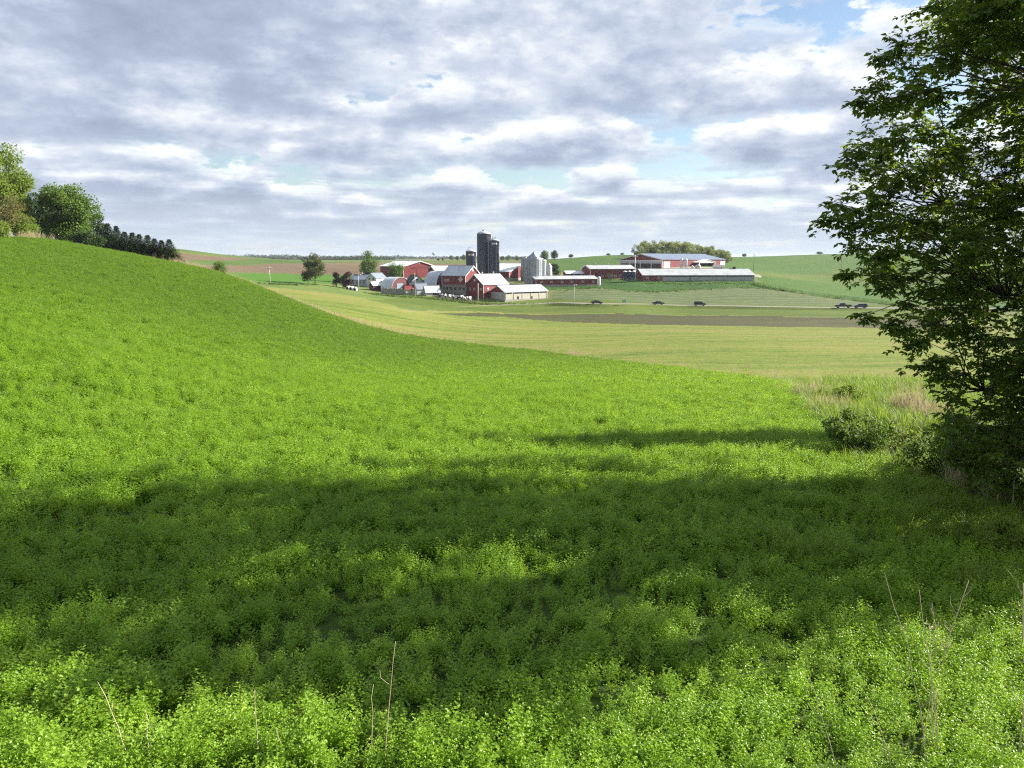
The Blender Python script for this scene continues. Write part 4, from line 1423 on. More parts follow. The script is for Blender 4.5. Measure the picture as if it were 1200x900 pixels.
# ------------------------------------------------------------------ poles, signs, hutches, water tower
def pole(label, px, py, Y, top_px, mat='palewood', arm=False, r=0.13, lamp=False):
    g = ground_at(px, Y)
    top = at(px, top_px, Y)
    h = top[2] - g[2]
    root = empty('utility_pole', tuple(g), R_(rng.uniform(-20, 20)))
    tag(root, label, 'pole', 'utility poles around the farm')
    MB().tube([(0, 0, -0.8), (0, 0, h * 0.5), (0.02, 0, h)], [r * 1.2, r, r * 0.75], 8).build('shaft', M[mat], root)
    if arm:
        MB().box(-1.1, 1.1, -0.06, 0.06, h - 0.7, h - 0.55).build('crossarm', M[mat], root)
        for s_ in (-0.95, -0.4, 0.4, 0.95):
            MB().lathe([(0.07, h - 0.55), (0.07, h - 0.35), (0, h - 0.3)], 8, s_, 0).build('insulator', M['whitepaint'], root)
    if lamp:
        MB().tube([(0, 0, h - 0.5), (0.8, 0, h - 0.2)], [0.04, 0.04], 6).build('lamp_arm', M['galv'], root)
        MB().lathe([(0.0, h - 0.15), (0.2, h - 0.2), (0.22, h - 0.45), (0, h - 0.5)], 10, 0.9, 0).build('lamp_head', M['whitepaint'], root)


pole('pale utility pole standing alone in the green field left of the big oak', 316.5, 333, 298, 312.5, arm=True, r=0.15)
pole('pale pole beside the farmhouse lawn', 420.5, 345, 318, 321, lamp=True)
pole('slim pole in front of the low shed with cream wall', 486.5, 347, 317, 320)
pole('white pole in front of the small red barn', 560.3, 352, 314, 332, 'whitepaint')
pole('white corner pole at the right edge of the small red barn', 600.5, 352, 310, 340, 'whitepaint', r=0.1)
pole('pale utility pole on the roadside below the long low red barn', 672.5, 354, 308, 333, lamp=True)
pole('white pole between the upper red barn and the hilltop barn', 743.7, 330, 371, 299, 'whitepaint', arm=True, r=0.17)
pole('dark utility pole beyond the right end of the very long barn', 883, 316, 440, 297.5, 'wood', arm=True)
pole('thin dark utility pole on the green hillside at right', 984.7, 330, 430, 300, 'wood', r=0.15)
pole('slim pole at the left flank of the long low red barn', 596.5, 333, 360, 318, 'whitepaint')


def sign(label, px, Y, h, w_, ht, mat, posts=1):
    g = ground_at(px, Y)
    root = empty('road_sign', tuple(g), 0)
    tag(root, label, 'sign')
    MB().box(-w_ / 2, w_ / 2, -0.03, 0.03, h - ht, h).build('sign_board', M[mat], root)
    for s_ in ([0] if posts == 1 else [-w_ * 0.35, w_ * 0.35]):
        MB().box(s_ - 0.05, s_ + 0.05, 0.031, 0.1, -0.5, h - 0.1).build('post', M['palewood'], root)


sign('small white sign on a post below the cattle yard', 534, 309, 2.6, 1.1, 1.0, 'whitepaint')
sign('green road sign on the verge between the first two cars', 731.2, 296, 2.6, 1.5, 1.0, 'green_sign', 2)


def hutch(px, Y, k):
    g = ground_at(px, Y)
    root = empty('calf_hutch', tuple(g), R_(-25 + 10 * k))
    tag(root, 'white calf hutch, %s of three on the farmhouse lawn' % ('left', 'middle', 'right')[k], 'hutch', 'calf hutches on the lawn')
    sh = MB()
    prof = [(-0.75, -0.2), (-0.75, 0.7), (-0.5, 1.3), (0, 1.5), (0.5, 1.3), (0.75, 0.7), (0.75, -0.2)]
    sh.prism(prof, 'y', -1.0, 1.0)
    sh.build('shell', M['whitepaint'], root)
    MB().prism([(-0.45, 0.0), (-0.45, 0.8), (0, 1.15), (0.45, 0.8), (0.45, 0.0)], 'y', -1.03, -0.99).build('doorway', M['dark'], root)


for k, px in enumerate((408.5, 412.2, 416.2)):
    hutch(px, 322, k)

# water tower on the horizon
g = ground_at(508.5, 2600)
wt = empty('water_tower', tuple(g))
tag(wt, 'tiny water tower on the far horizon above the farm', 'water tower')
MB().lathe([(1.4, -3), (1.2, 12), (2.2, 14)], 16).build('stem', M['siding'], wt)
MB().lathe([(2.2, 14), (6.0, 16.5), (6.6, 19), (5.2, 21.5), (0, 23)], 24).build('tank', M['siding'], wt)

# ------------------------------------------------------------------ trees
def tree_mat(name, dark, mid, light, transl=0.3, tcol=None, spec=0.3, ps=0.5):
    return leaf_mat(name, dark, mid, light, transl=transl, rough=0.55, patch=0.45, tcol=tcol, spec=spec, inst=False, pscale=ps)


M['leaf_yel'] = tree_mat('yellow_green_leaf', (0.085, 0.14, 0.016), (0.145, 0.215, 0.024), (0.22, 0.29, 0.04), 0.45)
M['leaf_mid'] = tree_mat('mid_green_leaf', (0.05, 0.10, 0.016), (0.09, 0.16, 0.022), (0.15, 0.225, 0.035), 0.42)
M['leaf_dark'] = tree_mat('dark_green_leaf', (0.016, 0.04, 0.010), (0.03, 0.065, 0.014), (0.055, 0.10, 0.02), 0.25)
M['leaf_olive'] = tree_mat('olive_leaf', (0.05, 0.07, 0.018), (0.085, 0.105, 0.025), (0.13, 0.145, 0.04), 0.3)
M['leaf_maroon'] = tree_mat('maroon_leaf', (0.018, 0.007, 0.010), (0.035, 0.011, 0.015), (0.06, 0.02, 0.022), 0.25)
M['leaf_bud'] = tree_mat('reddish_bud_leaf', (0.09, 0.09, 0.03), (0.14, 0.135, 0.035), (0.19, 0.18, 0.045), 0.35)
M['needle'] = tree_mat('spruce_needle', (0.012, 0.028, 0.008), (0.024, 0.048, 0.013), (0.046, 0.078, 0.022), 0.15, spec=0.05)
M['leaf_far'] = tree_mat('far_wood_leaf', (0.07, 0.11, 0.02), (0.14, 0.185, 0.03), (0.22, 0.25, 0.055), 0.45)
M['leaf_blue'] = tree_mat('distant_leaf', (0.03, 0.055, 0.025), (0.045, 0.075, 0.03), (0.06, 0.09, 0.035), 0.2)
M['hero'] = tree_mat('box_elder_leaf', (0.04, 0.085, 0.010), (0.08, 0.145, 0.015), (0.15, 0.225, 0.028), 0.45, tcol=(0.28, 0.38, 0.018), spec=0.4, ps=0.7)


def crown_leaves(cent, rad, per, lsize, r, droop=0.2, flat=0.8):
    """leaf blades on uneven shells round the clump centres"""
    n = int(per * len(cent))
    k = r.integers(0, len(cent), n)
    u = rand_unit(n, r)
    rr = rad[k] * r.uniform(0.35, 1.0, n) ** 0.5 * (0.8 + 0.4 * r.uniform(size=n))
    C = cent[k] + u * rr[:, None] * np.array([1, 1, flat])
    D = rand_unit(n, r) + u * 0.7 + np.array([0, 0, -droop])
    Nn = rand_unit(n, r) * 0.7 + u * 0.6 + np.array([0, 0, 0.6])
    ls = lsize * r.uniform(0.6, 1.35, n)
    V, Fc = leaves_mesh(C, D, Nn, ls, ls * 0.72)
    rnd = np.repeat(np.clip(r.uniform(size=n) * 0.7 + 0.3 * r.uniform(size=len(cent))[k], 0, 1), 4)
    return V, Fc, rnd


def tree_data(seed, h, w, base, lobes, per, lsize, lmat, shape='round', trunk_r=None, lobe_r=None, flat=0.85, tname='tree'):
    """meshes (trunk, crown) of a broadleaf tree standing at the origin"""
    r = np.random.default_rng(seed)
    ch = h - base
    cz = base + ch * 0.52
    cent, rad = [], []
    for i in range(lobes):
        u = rand_unit(1, r)[0]
        q = r.uniform(0.25, 0.88) ** 0.7
        p = np.array([u[0] * w / 2 * q, u[1] * w / 2 * q, u[2] * ch / 2 * q])
        if shape == 'cone':
            s = 1.15 - 0.75 * (p[2] / ch + 0.5)
            p[0] *= s
            p[1] *= s
        elif shape == 'vase':
            s = 0.65 + 0.6 * (p[2] / ch + 0.5)
            p[0] *= s
            p[1] *= s
        cent.append(p + np.array([0, 0, cz]))
        rad.append((lobe_r or 0.2) * min(w, ch) * r.uniform(0.6, 1.25))
    cent, rad = np.array(cent), np.array(rad)
    V, Fc, rnd = crown_leaves(cent, rad, per, lsize, r, flat=flat)
    V[:, 2] = np.maximum(V[:, 2], 0.05)
    cm = mesh_np('crown', V, Fc, lmat, attr={'rnd': rnd}, do_link=False).data
    tr = trunk_r or h * 0.022
    t = MB()
    lean = r.normal(0, 0.02, 2) * h
    top = base + ch * 0.6
    t.tube([(0, 0, -0.6), (0, 0, 0.2), (lean[0] * .4, lean[1] * .4, base), (lean[0], lean[1], top)], [tr * 1.5, tr * 1.1, tr * 0.85, tr * 0.3], 8)
    for i in range(min(lobes, 16)):
        c = cent[i]
        z0 = min(max(base * 0.9, c[2] - 0.45 * abs(c[0]) - 0.3 * ch), top)
        f = z0 / max(top, 0.1)
        s0 = Vector((lean[0] * f, lean[1] * f, z0))
        e0 = Vector(c)
        mid = s0.lerp(e0, 0.5) + Vector((0, 0, -0.04 * h))
        t.tube([s0, mid, e0], [tr * 0.45, tr * 0.28, tr * 0.08], 5)
    tm = t.build('trunk', M['bark'], do_link=False).data
    return tm, cm


def plant_tree(name, label, cat, loc, data, rz=0.0, s=1.0, group=None, sxy=None, stem='trunk'):
    root = empty(name, tuple(loc), rz)
    tag(root, label, cat, group)
    root.scale = (s * (sxy or 1), s * (sxy or 1), s)
    for nm, me in zip((stem, 'crown'), data):
        link(bpy.data.objects.new(nm, me), root)
    return root


def spruce_data(seed, h, w):
    r = np.random.default_rng(seed)
    C, D, Nn, L = [], [], [], []
    nbr = 420
    for i in range(nbr):
        t0 = (i + r.uniform()) / nbr
        z = h * (0.02 + 0.96 * t0)
        rl = (w / 2 * (1 - z / h) ** 0.95 + 0.05) * r.uniform(0.7, 1.18)
        a = i * 2.39996 + r.normal(0, 0.25)
        d = np.array([math.cos(a), math.sin(a), 0])
        ns = max(3, int(rl / 0.20))
        for s_ in range(ns):
            t = (s_ + 0.7) / ns
            p = d * rl * t + np.array([0, 0, z - 0.30 * rl * t + 0.16 * rl * t * t])
            for sg in (-1, 1, 0):
                sd = np.array([-d[1], d[0], 0]) * sg
                C.append(p + r.normal(0, 0.05, 3))
                D.append(d * 0.7 + sd * 0.8 + np.array([0, 0, r.uniform(-0.5, 0.3)]))
                Nn.append(np.array([0, 0, 1]) + r.normal(0, 0.5, 3))
                L.append(r.uniform(0.26, 0.46) * (1.0 - 0.4 * z / h))
    L = np.array(L)
    V, Fc = leaves_mesh(np.array(C), np.array(D), np.array(Nn), L, L * 0.42)
    V[:, 2] = np.maximum(V[:, 2], 0.03)
    rnd = np.repeat(r.uniform(size=len(C)), 4)
    cm = mesh_np('crown', V, Fc, M['needle'], attr={'rnd': rnd}, do_link=False).data
    tm = MB().tube([(0, 0, -0.5), (0, 0, h * 0.5), (0, 0, h * 0.97)], [0.16, 0.1, 0.02], 7).build('trunk', M['bark'], do_link=False).data
    return tm, cm


def build_trees():
    # ---- hilltop trees on the left
    def g(px, Y):
        return ground_at(px, Y)

    def ht(px, Y, top_px):
        return at(px, top_px, Y)[2] - g(px, Y)[2]
    h = ht(0, 126, 172)
    plant_tree('broadleaf_tree', 'tall yellow-green tree cut by the left frame edge', 'tree', g(-6, 126), tree_data(101, h, 13, 0.5, 60, 620, 0.34, M['leaf_yel'], lobe_r=0.16))
    h = ht(5, 119, 225)
    plant_tree('budding_tree', 'small thin tree with reddish brown buds before the tall left tree', 'tree', g(8, 119), tree_data(102, h, 7.0, 1.0, 34, 120, 0.2, M['leaf_bud'], lobe_r=0.15))
    h = ht(40, 140, 226)
    plant_tree('broadleaf_tree', 'dark green tree between the tall left tree and the full round one', 'tree', g(44, 140), tree_data(103, h, 9, 0.6, 34, 420, 0.32, M['leaf_dark'], lobe_r=0.18))
    h = ht(78, 132, 217)
    plant_tree('broadleaf_tree', 'full mid-green tree standing alone-topped on the hill crest', 'tree', g(79, 132), tree_data(104, h, 10.0, 0.3, 52, 420, 0.33, M['leaf_mid'], lobe_r=0.17))
    h = ht(108, 150, 245)
    plant_tree('broadleaf_tree', 'small dark tree with thin top behind the hilltop hedge', 'tree', g(110, 150), tree_data(105, h, 5.5, 1.5, 22, 150, 0.28, M['leaf_dark'], lobe_r=0.17))
    plant_tree('bush', 'low dark rounded hedge bush in front of the spruces', 'bush', g(103, 128), tree_data(106, 2.4, 6.0, 0.1, 26, 260, 0.2, M['leaf_dark'], lobe_r=0.32, trunk_r=0.05), stem='stem')
    plant_tree('bush', 'yellow-green bush at the left frame edge on the hill crest', 'bush', g(2, 108), tree_data(107, 2.6, 2.6, 0.1, 16, 200, 0.17, M['leaf_yel'], lobe_r=0.3, trunk_r=0.05), stem='stem')
    plant_tree('bush', 'yellowish shrub under the tall left tree behind the dry grass', 'bush', g(30, 124), tree_data(108, 4.2, 4.0, 0.1, 20, 220, 0.2, M['leaf_yel'], lobe_r=0.26, trunk_r=0.05), stem='stem')
    # ---- spruces
    sp = [spruce_data(s, 7.0, 4.6) for s in (1, 2, 3)]
    lst = [(119, 152, 262), (129, 150, 261), (139, 154, 264), (148, 152, 271), (157, 150, 272), (165, 153, 274), (175, 151, 275), (183, 153, 279), (191, 151, 281), (200, 152, 280)]
    words = ('first', 'second', 'third', 'fourth', 'fifth', 'sixth', 'seventh', 'eighth', 'ninth', 'last')
    for i, (px, Y, top) in enumerate(lst):
        hh = ht(px, Y, top)
        plant_tree('spruce_tree', 'dark spruce, %s from the left in the hilltop spruce row' % words[i], 'spruce', g(px, Y), sp[i % 3], 1.3 * i, hh / 7.0, 'row of dark spruces on the hill', sxy=min(1.8, 9.0 / hh))
    # ---- shrub on the alfalfa edge
    plant_tree('bush', 'small bright green bush alone on the dry grass strip', 'bush', g(258.5, 150), tree_data(110, 2.6, 2.4, 0.1, 18, 160, 0.16, M['leaf_mid'], lobe_r=0.3, trunk_r=0.04), stem='stem')
    # ---- farm trees
    hh = ht(369, 320, 299)
    plant_tree('oak_tree', 'big olive spreading tree alone on the lawn left of the farmhouse', 'tree', g(369.5, 320), tree_data(121, hh, 10.5, 2.6, 44, 170, 0.42, M['leaf_olive'], 'vase', lobe_r=0.16))
    plant_tree('bush', 'lower olive side tree leaning beside the big spreading tree', 'tree', g(361, 322), tree_data(122, 6.0, 6.2, 1.0, 22, 120, 0.4, M['leaf_olive'], lobe_r=0.2), stem='trunk')
    hh = ht(394.5, 325, 318)
    plant_tree('maroon_tree', 'narrow dark maroon tree, left of the two purple ones', 'tree', g(394.5, 325), tree_data(123, hh, 3.6, 0.3, 20, 220, 0.28, M['leaf_maroon'], 'cone', lobe_r=0.24))
    hh = ht(406, 326, 317.5)
    plant_tree('maroon_tree', 'round dark maroon tree beside the farmhouse', 'tree', g(406, 326), tree_data(124, hh, 5.4, 0.2, 28, 260, 0.3, M['leaf_maroon'], lobe_r=0.22))
    hh = ht(432.5, 362, 295)
    plant_tree('broadleaf_tree', 'tall grey-green tree rising behind the farmhouse roof', 'tree', g(432.5, 362), tree_data(125, hh, 9.5, 2.5, 40, 180, 0.42, M['leaf_mid'], lobe_r=0.17))
    hh = ht(463, 372, 308.5)
    plant_tree('broadleaf_tree', 'round dark green tree before the crimson machine shed', 'tree', g(463, 372), tree_data(126, hh, 8.4, 0.8, 34, 220, 0.4, M['leaf_mid'], lobe_r=0.2))
    hh = ht(650.5, 392, 308)
    plant_tree('broadleaf_tree', 'dark bushy tree right of the grain bins', 'tree', g(650.5, 392), tree_data(127, hh, 5.2, 0.3, 26, 220, 0.36, M['leaf_dark'], 'cone', lobe_r=0.22))
    hh = ht(638, 620, 294)
    far = [tree_data(131, 10, 9.5, 0.2, 34, 130, 0.6, M['leaf_mid'], 'cone', lobe_r=0.24), tree_data(132, 10, 8.5, 0.3, 30, 130, 0.6, M['leaf_olive'], 'cone', lobe_r=0.24)]
    plant_tree('broadleaf_tree', 'round tree on the ridge just right of the grain bins, left of a pair', 'tree', g(638, 625), far[0], 0.3, hh / 10, 'ridge trees')
    hh = ht(650, 630, 293)
    plant_tree('broadleaf_tree', 'round tree on the ridge right of the grain bins, right of a pair', 'tree', g(650, 630), far[1], 1.3, hh / 10, 'ridge trees')
    plant_tree('broadleaf_tree', 'little ridge tree left of the hilltop wood above the green hill', 'tree', g(669, 640), far[0], 2.3, 0.3, 'ridge trees', sxy=1.6)
    plant_tree('broadleaf_tree', 'faint small tree on the skyline left of the hilltop barn', 'tree', g(713, 640), far[1], 0.8, 0.17, 'ridge trees', sxy=2.6)
    plant_tree('broadleaf_tree', 'small bush on the skyline just left of the hilltop wood', 'tree', g(729, 640), far[0], 1.9, 0.17, 'ridge trees', sxy=2.4)
    plant_tree('broadleaf_tree', 'small tree on the right skyline past the hilltop barn', 'tree', g(872, 700), far[1], 2.9, 0.3, 'ridge trees', sxy=1.7)
    plant_tree('broadleaf_tree', 'low clump of trees on the right hill crest', 'tree', g(960, 725), far[0], 0.5, 0.24, 'ridge trees', sxy=3.0)
    for i, (px, Y, top, lab) in enumerate(((529, 1000, 299.5, 'dark tree on the horizon left of the short silo'), (536, 1020, 299.8, 'second dark horizon tree left of the short silo'), (543.5, 980, 298.5, 'dark horizon tree touching the short silo'),
                                           (589, 1000, 300, 'hazy horizon tree right of the silos'), (596, 1010, 299.3, 'hazy taller horizon tree between silos and grain bins'), (606, 990, 300.3, 'hazy horizon bush left of the grain bins'),
                                           (514, 900, 302, 'low dark bush below the water tower'), (519, 900, 302.4, 'low dark bush right of the one below the water tower'))):
        hh = max(ht(px, Y, top), 3.0)
        plant_tree('broadleaf_tree', lab, 'tree', g(px, Y), far[i % 2], i * 0.7, hh / 10, 'horizon trees behind the farm', sxy=1.15)
    # bare young bush before upper barn
    plant_tree('bush', 'thin dark bush before the upper red barn wall', 'bush', g(714, 374), tree_data(140, 3.6, 3.2, 0.2, 16, 60, 0.25, M['leaf_dark'], lobe_r=0.25, trunk_r=0.06), stem='stem')
    # ---- hilltop wood: one mass of crowns
    r = np.random.default_rng(55)
    pts = []
    for i in range(64):
        px = 748 + 104 * (i % 32) / 31 + r.normal(0, 1.2)
        Y = 560 + 38 * (i // 32) + r.uniform(-8, 8)
        env = math.sin(math.pi * min(1, max(0, (px - 741) / 125)) ** 0.62) ** 0.5
        pts.append((px, Y, 2.6 + 9.6 * env * r.uniform(0.85, 1.1)))
    cent, rad = [], []
    tk = MB()
    for (px, Y, hh) in pts:
        q = g(px, Y)
        for k in range(9):
            u = rand_unit(1, r)[0]
            cent.append(q + np.array([u[0] * 2.6, u[1] * 2.6, hh * 0.5 + u[2] * hh * 0.42]))
            rad.append(1.5 * r.uniform(0.7, 1.25))
        tk.tube([(q[0], q[1], q[2] - 0.5), (q[0], q[1], q[2] + hh * 0.6)], [0.2, 0.1], 5)
    V, Fc, rnd = crown_leaves(np.array(cent), np.array(rad), 130, 0.55, r)
    wd = mesh_np('hilltop_wood', V, Fc, M['leaf_far'], attr={'rnd': rnd})
    tag(wd, 'yellow-green wood on the hilltop behind the biggest barn', 'wood', kind='stuff')
    tko = tk.build('trunks', M['bark'], wd)
    tko['kind'] = 'stuff'
    # ---- distant wooded ridges
    cent, rad = [], []
    for (a0, a1, Y, hh, cnt) in ((262, 350, 2500, 13, 150), (340, 480, 2700, 11, 190), (470, 640, 2600, 9, 160), (60, 270, 3000, 12, 80), (380, 460, 1500, 5.0, 60), (290, 420, 1800, 5, 70), (560, 640, 1900, 6, 60)):
        for i in range(cnt):
            px = a0 + (a1 - a0) * (i + r.uniform()) / cnt
            q = g(px, Y + r.uniform(-60, 60))
            hv = hh * r.uniform(0.6, 1.1)
            for k in range(3):
                cent.append(q + np.array([r.normal(0, 3.5), r.normal(0, 3), hv * (0.25 + 0.28 * k)]))
                rad.append(hv * 0.34)
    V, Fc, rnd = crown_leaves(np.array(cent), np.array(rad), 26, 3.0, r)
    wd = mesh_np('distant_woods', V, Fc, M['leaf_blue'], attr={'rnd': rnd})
    tag(wd, 'blue hazy woods along the far horizon', 'wood', kind='stuff')
    # ---- weeds at the foot of the farm buildings and along the ditch
    cent, rad = [], []
    for (pts_, hh, cnt, sd) in (((gY([(430, 317), (500, 313), (560, 308), (650, 312)])), 0.55, 300, 1.4), (gp([(652, 341), (700, 337.3), (740, 341), (770, 342), (800, 340), (860, 337.2), (900, 338)]), 0.5, 160, 2.0),
                                (gp([(882, 333), (900, 338), (930, 342.5), (1000, 352), (1060, 359)]), 1.1, 200, 0.6), (gY([(752, 366), (820, 366), (890, 368)]), 0.6, 120, 1.6), (gp([(304, 332.5), (345, 334.2), (372, 334)], 250), 0.5, 70, 0.6)):
        pts_ = np.array(pts_)
        for i in range(cnt):
            j = r.integers(0, len(pts_) - 1)
            t = r.uniform()
            p = pts_[j] * (1 - t) + pts_[j + 1] * t + r.normal(0, sd, 2)
            cent.append((p[0], p[1], hz(p[0], p[1]) + hh * 0.3))
            rad.append(hh * r.uniform(0.5, 1.1))
    V, Fc, rnd = crown_leaves(np.array(cent), np.array(rad), 40, 0.3, r)
    wd = mesh_np('weeds', V, Fc, M['leaf_mid'], attr={'rnd': rnd})
    tag(wd, 'dark green weeds along the yard edge, the bank and the ditch', 'weeds', kind='stuff')


build_trees()


# ------------------------------------------------------------------ the near tree on the right
def hero_tree():
    r = np.random.default_rng(77)
    bx, by = 11.6, 14.6
    bz = hz(bx, by)
    root = empty('box_elder_tree', (bx, by, bz))
    tag(root, 'large dark leafy tree filling the right side of the picture', 'tree')
    O = np.array([bx, by, bz])
    # outer sprays seen against the sky and the fields (column, row, depth)
    tips = [(1105, 8, 13.5), (1125, 30, 14), (1058, 55, 13.2), (1040, 66, 13.4), (1070, 80, 13.0), (1032, 100, 13.4), (1048, 118, 13), (1075, 110, 14), (1030, 128, 13.8), (1018, 118, 13.1),
            (1010, 178, 13.2), (1040, 180, 13.8), (1060, 165, 13), (1002, 192, 13.5), (1030, 205, 13), (1055, 215, 14), (985, 240, 13.1), (1010, 245, 13.6), (1035, 240, 13), (978, 258, 13.4), (1000, 262, 13.1),
            (1030, 268, 13.8), (1058, 262, 13), (1010, 292, 13), (1030, 300, 13.5), (1050, 292, 13), (994, 322, 13.2, 0.13), (1034, 322, 13.6, 0.25), (1016, 369, 13.1, 0.12), (1045, 336, 13, 0.25), (1060, 325, 14), (1052, 374, 13.4, 0.25), (1075, 358, 13),
            (1068, 385, 13.3), (1085, 400, 13), (1098, 380, 13.8), (1090, 428, 13.2), (1108, 420, 13), (1110, 445, 13.6), (1090, 340, 13.4), (1090, 300, 13), (1085, 260, 13.5), (1085, 210, 13.2), (1090, 160, 13.6),
            (1095, 120, 13), (1110, 70, 13.4), (1120, 470, 13.2), (1130, 500, 13), (1122, 525, 13.3), (1140, 545, 13.1), (1125, 490, 14), (1150, 520, 13.4), (1170, 540, 13), (1185, 510, 13.4), (1160, 480, 13), (1190, 470, 13.6)]
    cl = []
    for tp in tips:
        px, py, Y = tp[:3]
        cl.append((at(px, py, Y + r.normal(0, 0.35)), (tp[3] if len(tp) > 3 else 0.29) * r.uniform(0.85, 1.15), 1.0))
    # body of the crown
    n_in = 0
    while n_in < 200:
        u = rand_unit(1, r)[0]
        q = r.uniform(0.15, 1) ** 0.4
        p = O + np.array([u[0] * 5.3 * q, u[1] * 5.6 * q, 6.6 + u[2] * 6.4 * q])
        if p[2] - bz < 0.9:
            continue
        col = 600 + F_PX * p[0] / (p[1] * CP + (CAM_Z - p[2]) * SP_)
        row = 450 + F_PX * (p[1] * -SP_ + (CAM_Z - p[2]) * CP) / (p[1] * CP + (CAM_Z - p[2]) * SP_)
        # the crown is asymmetric: keep its left flank behind the outer sprays
        lim = np.interp(row, [0, 60, 120, 190, 260, 330, 380, 440, 500, 560], [1120, 1075, 1060, 1045, 1030, 1050, 1085, 1120, 1140, 1150])
        if col < lim:
            continue
        near = col < 1260
        cl.append((p, 0.85 * r.uniform(0.8, 1.25), 1.0 if near else 0.45))
        n_in += 1
    # dense inner sprays of the side towards the field
    for k in range(175):
        row = r.uniform(-60, 560)
        lim = np.interp(row, [0, 60, 120, 190, 260, 330, 380, 440, 500, 560], [1135, 1105, 1092, 1082, 1076, 1098, 1118, 1138, 1146, 1155])
        col = lim + (1290 - lim) * r.uniform() ** 0.75
        cl.append((at(col, row, r.uniform(12.3, 16.8)), 0.52 * r.uniform(0.8, 1.25), 1.0))
    # limbs
    tk = MB()
    top = O + np.array([0.2, 0.3, 9.5])
    tk.tube([O + np.array([0, 0, -0.6]), O + np.array([0, 0, 0.3]), O + np.array([0.05, 0.0, 3.0]), O + np.array([0.1, 0.15, 6.5]), top], [0.42, 0.30, 0.24, 0.16, 0.06], 12)
    tk.build('trunk', M['bark'], root).location = tuple(-O)
    C, D, Nn, Ls = [], [], [], []
    tw = MB()
    hubs = []
    for k in range(20):
        a = 2.4 * k
        z = 1.2 + 0.45 * k
        L = (3.7 - 0.10 * k) if k > 6 else 2.2
        hb = O + np.array([math.cos(a) * L, math.sin(a) * L, z + 1.1])
        if k % 2 == 0:
            hb[0] = bx - abs(hb[0] - bx) - 0.3
        st = O + np.array([0.04, 0.05, z])
        mid = (st + hb) / 2 + np.array([0, 0, 0.25])
        limb = MB()
        limb.tube([st, mid, hb], [0.075, 0.045, 0.022], 7)
        limb.build('limb', M['bark'], root).location = tuple(-O)
        hubs += [st * 0.6 + hb * 0.4, st * 0.35 + hb * 0.65, st * 0.15 + hb * 0.85, hb]
    hubs = np.array(hubs)
    for (p, rad, dn) in cl:
        dd = np.linalg.norm(hubs - p, axis=1) + np.where(hubs[:, 2] > p[2] + 0.4, 2.0, 0)
        hb = hubs[int(np.argmin(dd))]
        mid = (hb + p) / 2 + np.array([0, 0, 0.12 + 0.06 * np.linalg.norm(p - hb)])
        q1 = hb * 0.7 + p * 0.3 + r.normal(0, 0.10, 3)
        q2 = hb * 0.35 + p * 0.65 + np.array([0, 0, 0.15]) + r.normal(0, 0.10, 3)
        tw.tube([hb, q1, q2, p], [0.020, 0.014, 0.010, 0.005], 5, cap=False)
        outd = p - O
        outd[2] *= 0.2
        outd /= np.linalg.norm(outd)
        ntw = int(11 * (1 if dn > 0.9 else 0.8))
        for t in range(ntw):
            u = rand_unit(1, r)[0] + outd * 0.55
            u[2] = u[2] * 0.6 - 0.12
            u /= np.linalg.norm(u)
            L = rad * r.uniform(0.6, 1.4)
            e = p + u * L + np.array([0, 0, -0.10 * L])
            tw.tube([p, (p + e) / 2 + np.array([0, 0, 0.05 * L]), e], [0.006, 0.0045, 0.002], 3, cap=False)
            nl = int(L / (0.070 if dn > 0.9 else 0.075)) + 2
            for s_ in range(nl):
                tt = ((s_ + r.uniform(0.2, 1)) / nl) ** 0.7
                b0 = p + (e - p) * tt + np.array([0, 0, 0.05 * L * math.sin(tt * math.pi)])
                az = r.uniform(0, 6.28)
                pd = np.array([math.cos(az), math.sin(az), r.uniform(-0.5, 0.4)]) + u * 0.5
                pd /= np.linalg.norm(pd)
                q = b0 + pd * 0.06
                ls = (0.112 if dn > 0.9 else 0.18) * r.uniform(0.7, 1.25)
                side = np.cross(pd, [0, 0, 1.0])
                side /= max(np.linalg.norm(side), 1e-3)
                for (fx, fs, sc_) in ((1.0, 0.0, 1.1), (0.45, 0.9, 0.9), (0.45, -0.9, 0.9)):
                    d = pd * fx + side * fs + np.array([0, 0, -0.35 + r.normal(0, 0.25)])
                    C.append(q)
                    D.append(d)
                    Nn.append(np.array([r.normal(0, 0.45), r.normal(0, 0.45), 1.0]))
                    Ls.append(ls * sc_)
    twig = tw.build('twigs', M['bark'], root)
    twig.location = tuple(-O)
    twig['kind'] = 'stuff'
    Ls = np.array(Ls)
    V, Fc = leaves_mesh(np.array(C), np.array(D), np.array(Nn), Ls, Ls * 0.55)
    rnd = np.repeat(r.uniform(size=len(C)), 4)
    cr = mesh_np('crown', V - O[None], Fc, M['hero'], root, attr={'rnd': rnd})
    cr['kind'] = 'stuff'
    print('hero leaves', len(C))
    return root


hero = hero_tree()


def copy_tree(src, loc, rz, s, label):
    o = src.copy()
    link(o)
    o.location = loc
    o.rotation_euler = (0, 0, rz)
    o.scale = (s, s, s)
    o['label'] = label
    for ch in src.children:
        c = ch.copy()
        link(c, o)
    return o


# trees of the same fence row just outside the frame; their shade lies across the alfalfa
copy_tree(hero, (19.5, 14.8, hz(19.5, 14.8)), 2.2, 0.88, 'leafy fence-row tree just outside the right edge, known by its shade')


plant_tree('slim_tree', 'slender fence-row tree beyond the right edge casting the narrow upper shadow band', 'tree', (18.6, 25.2, hz(18.6, 25.2)), tree_data(160, 12.5, 3.6, 0.3, 60, 330, 0.17, M['leaf_mid'], 'cone', lobe_r=0.24))


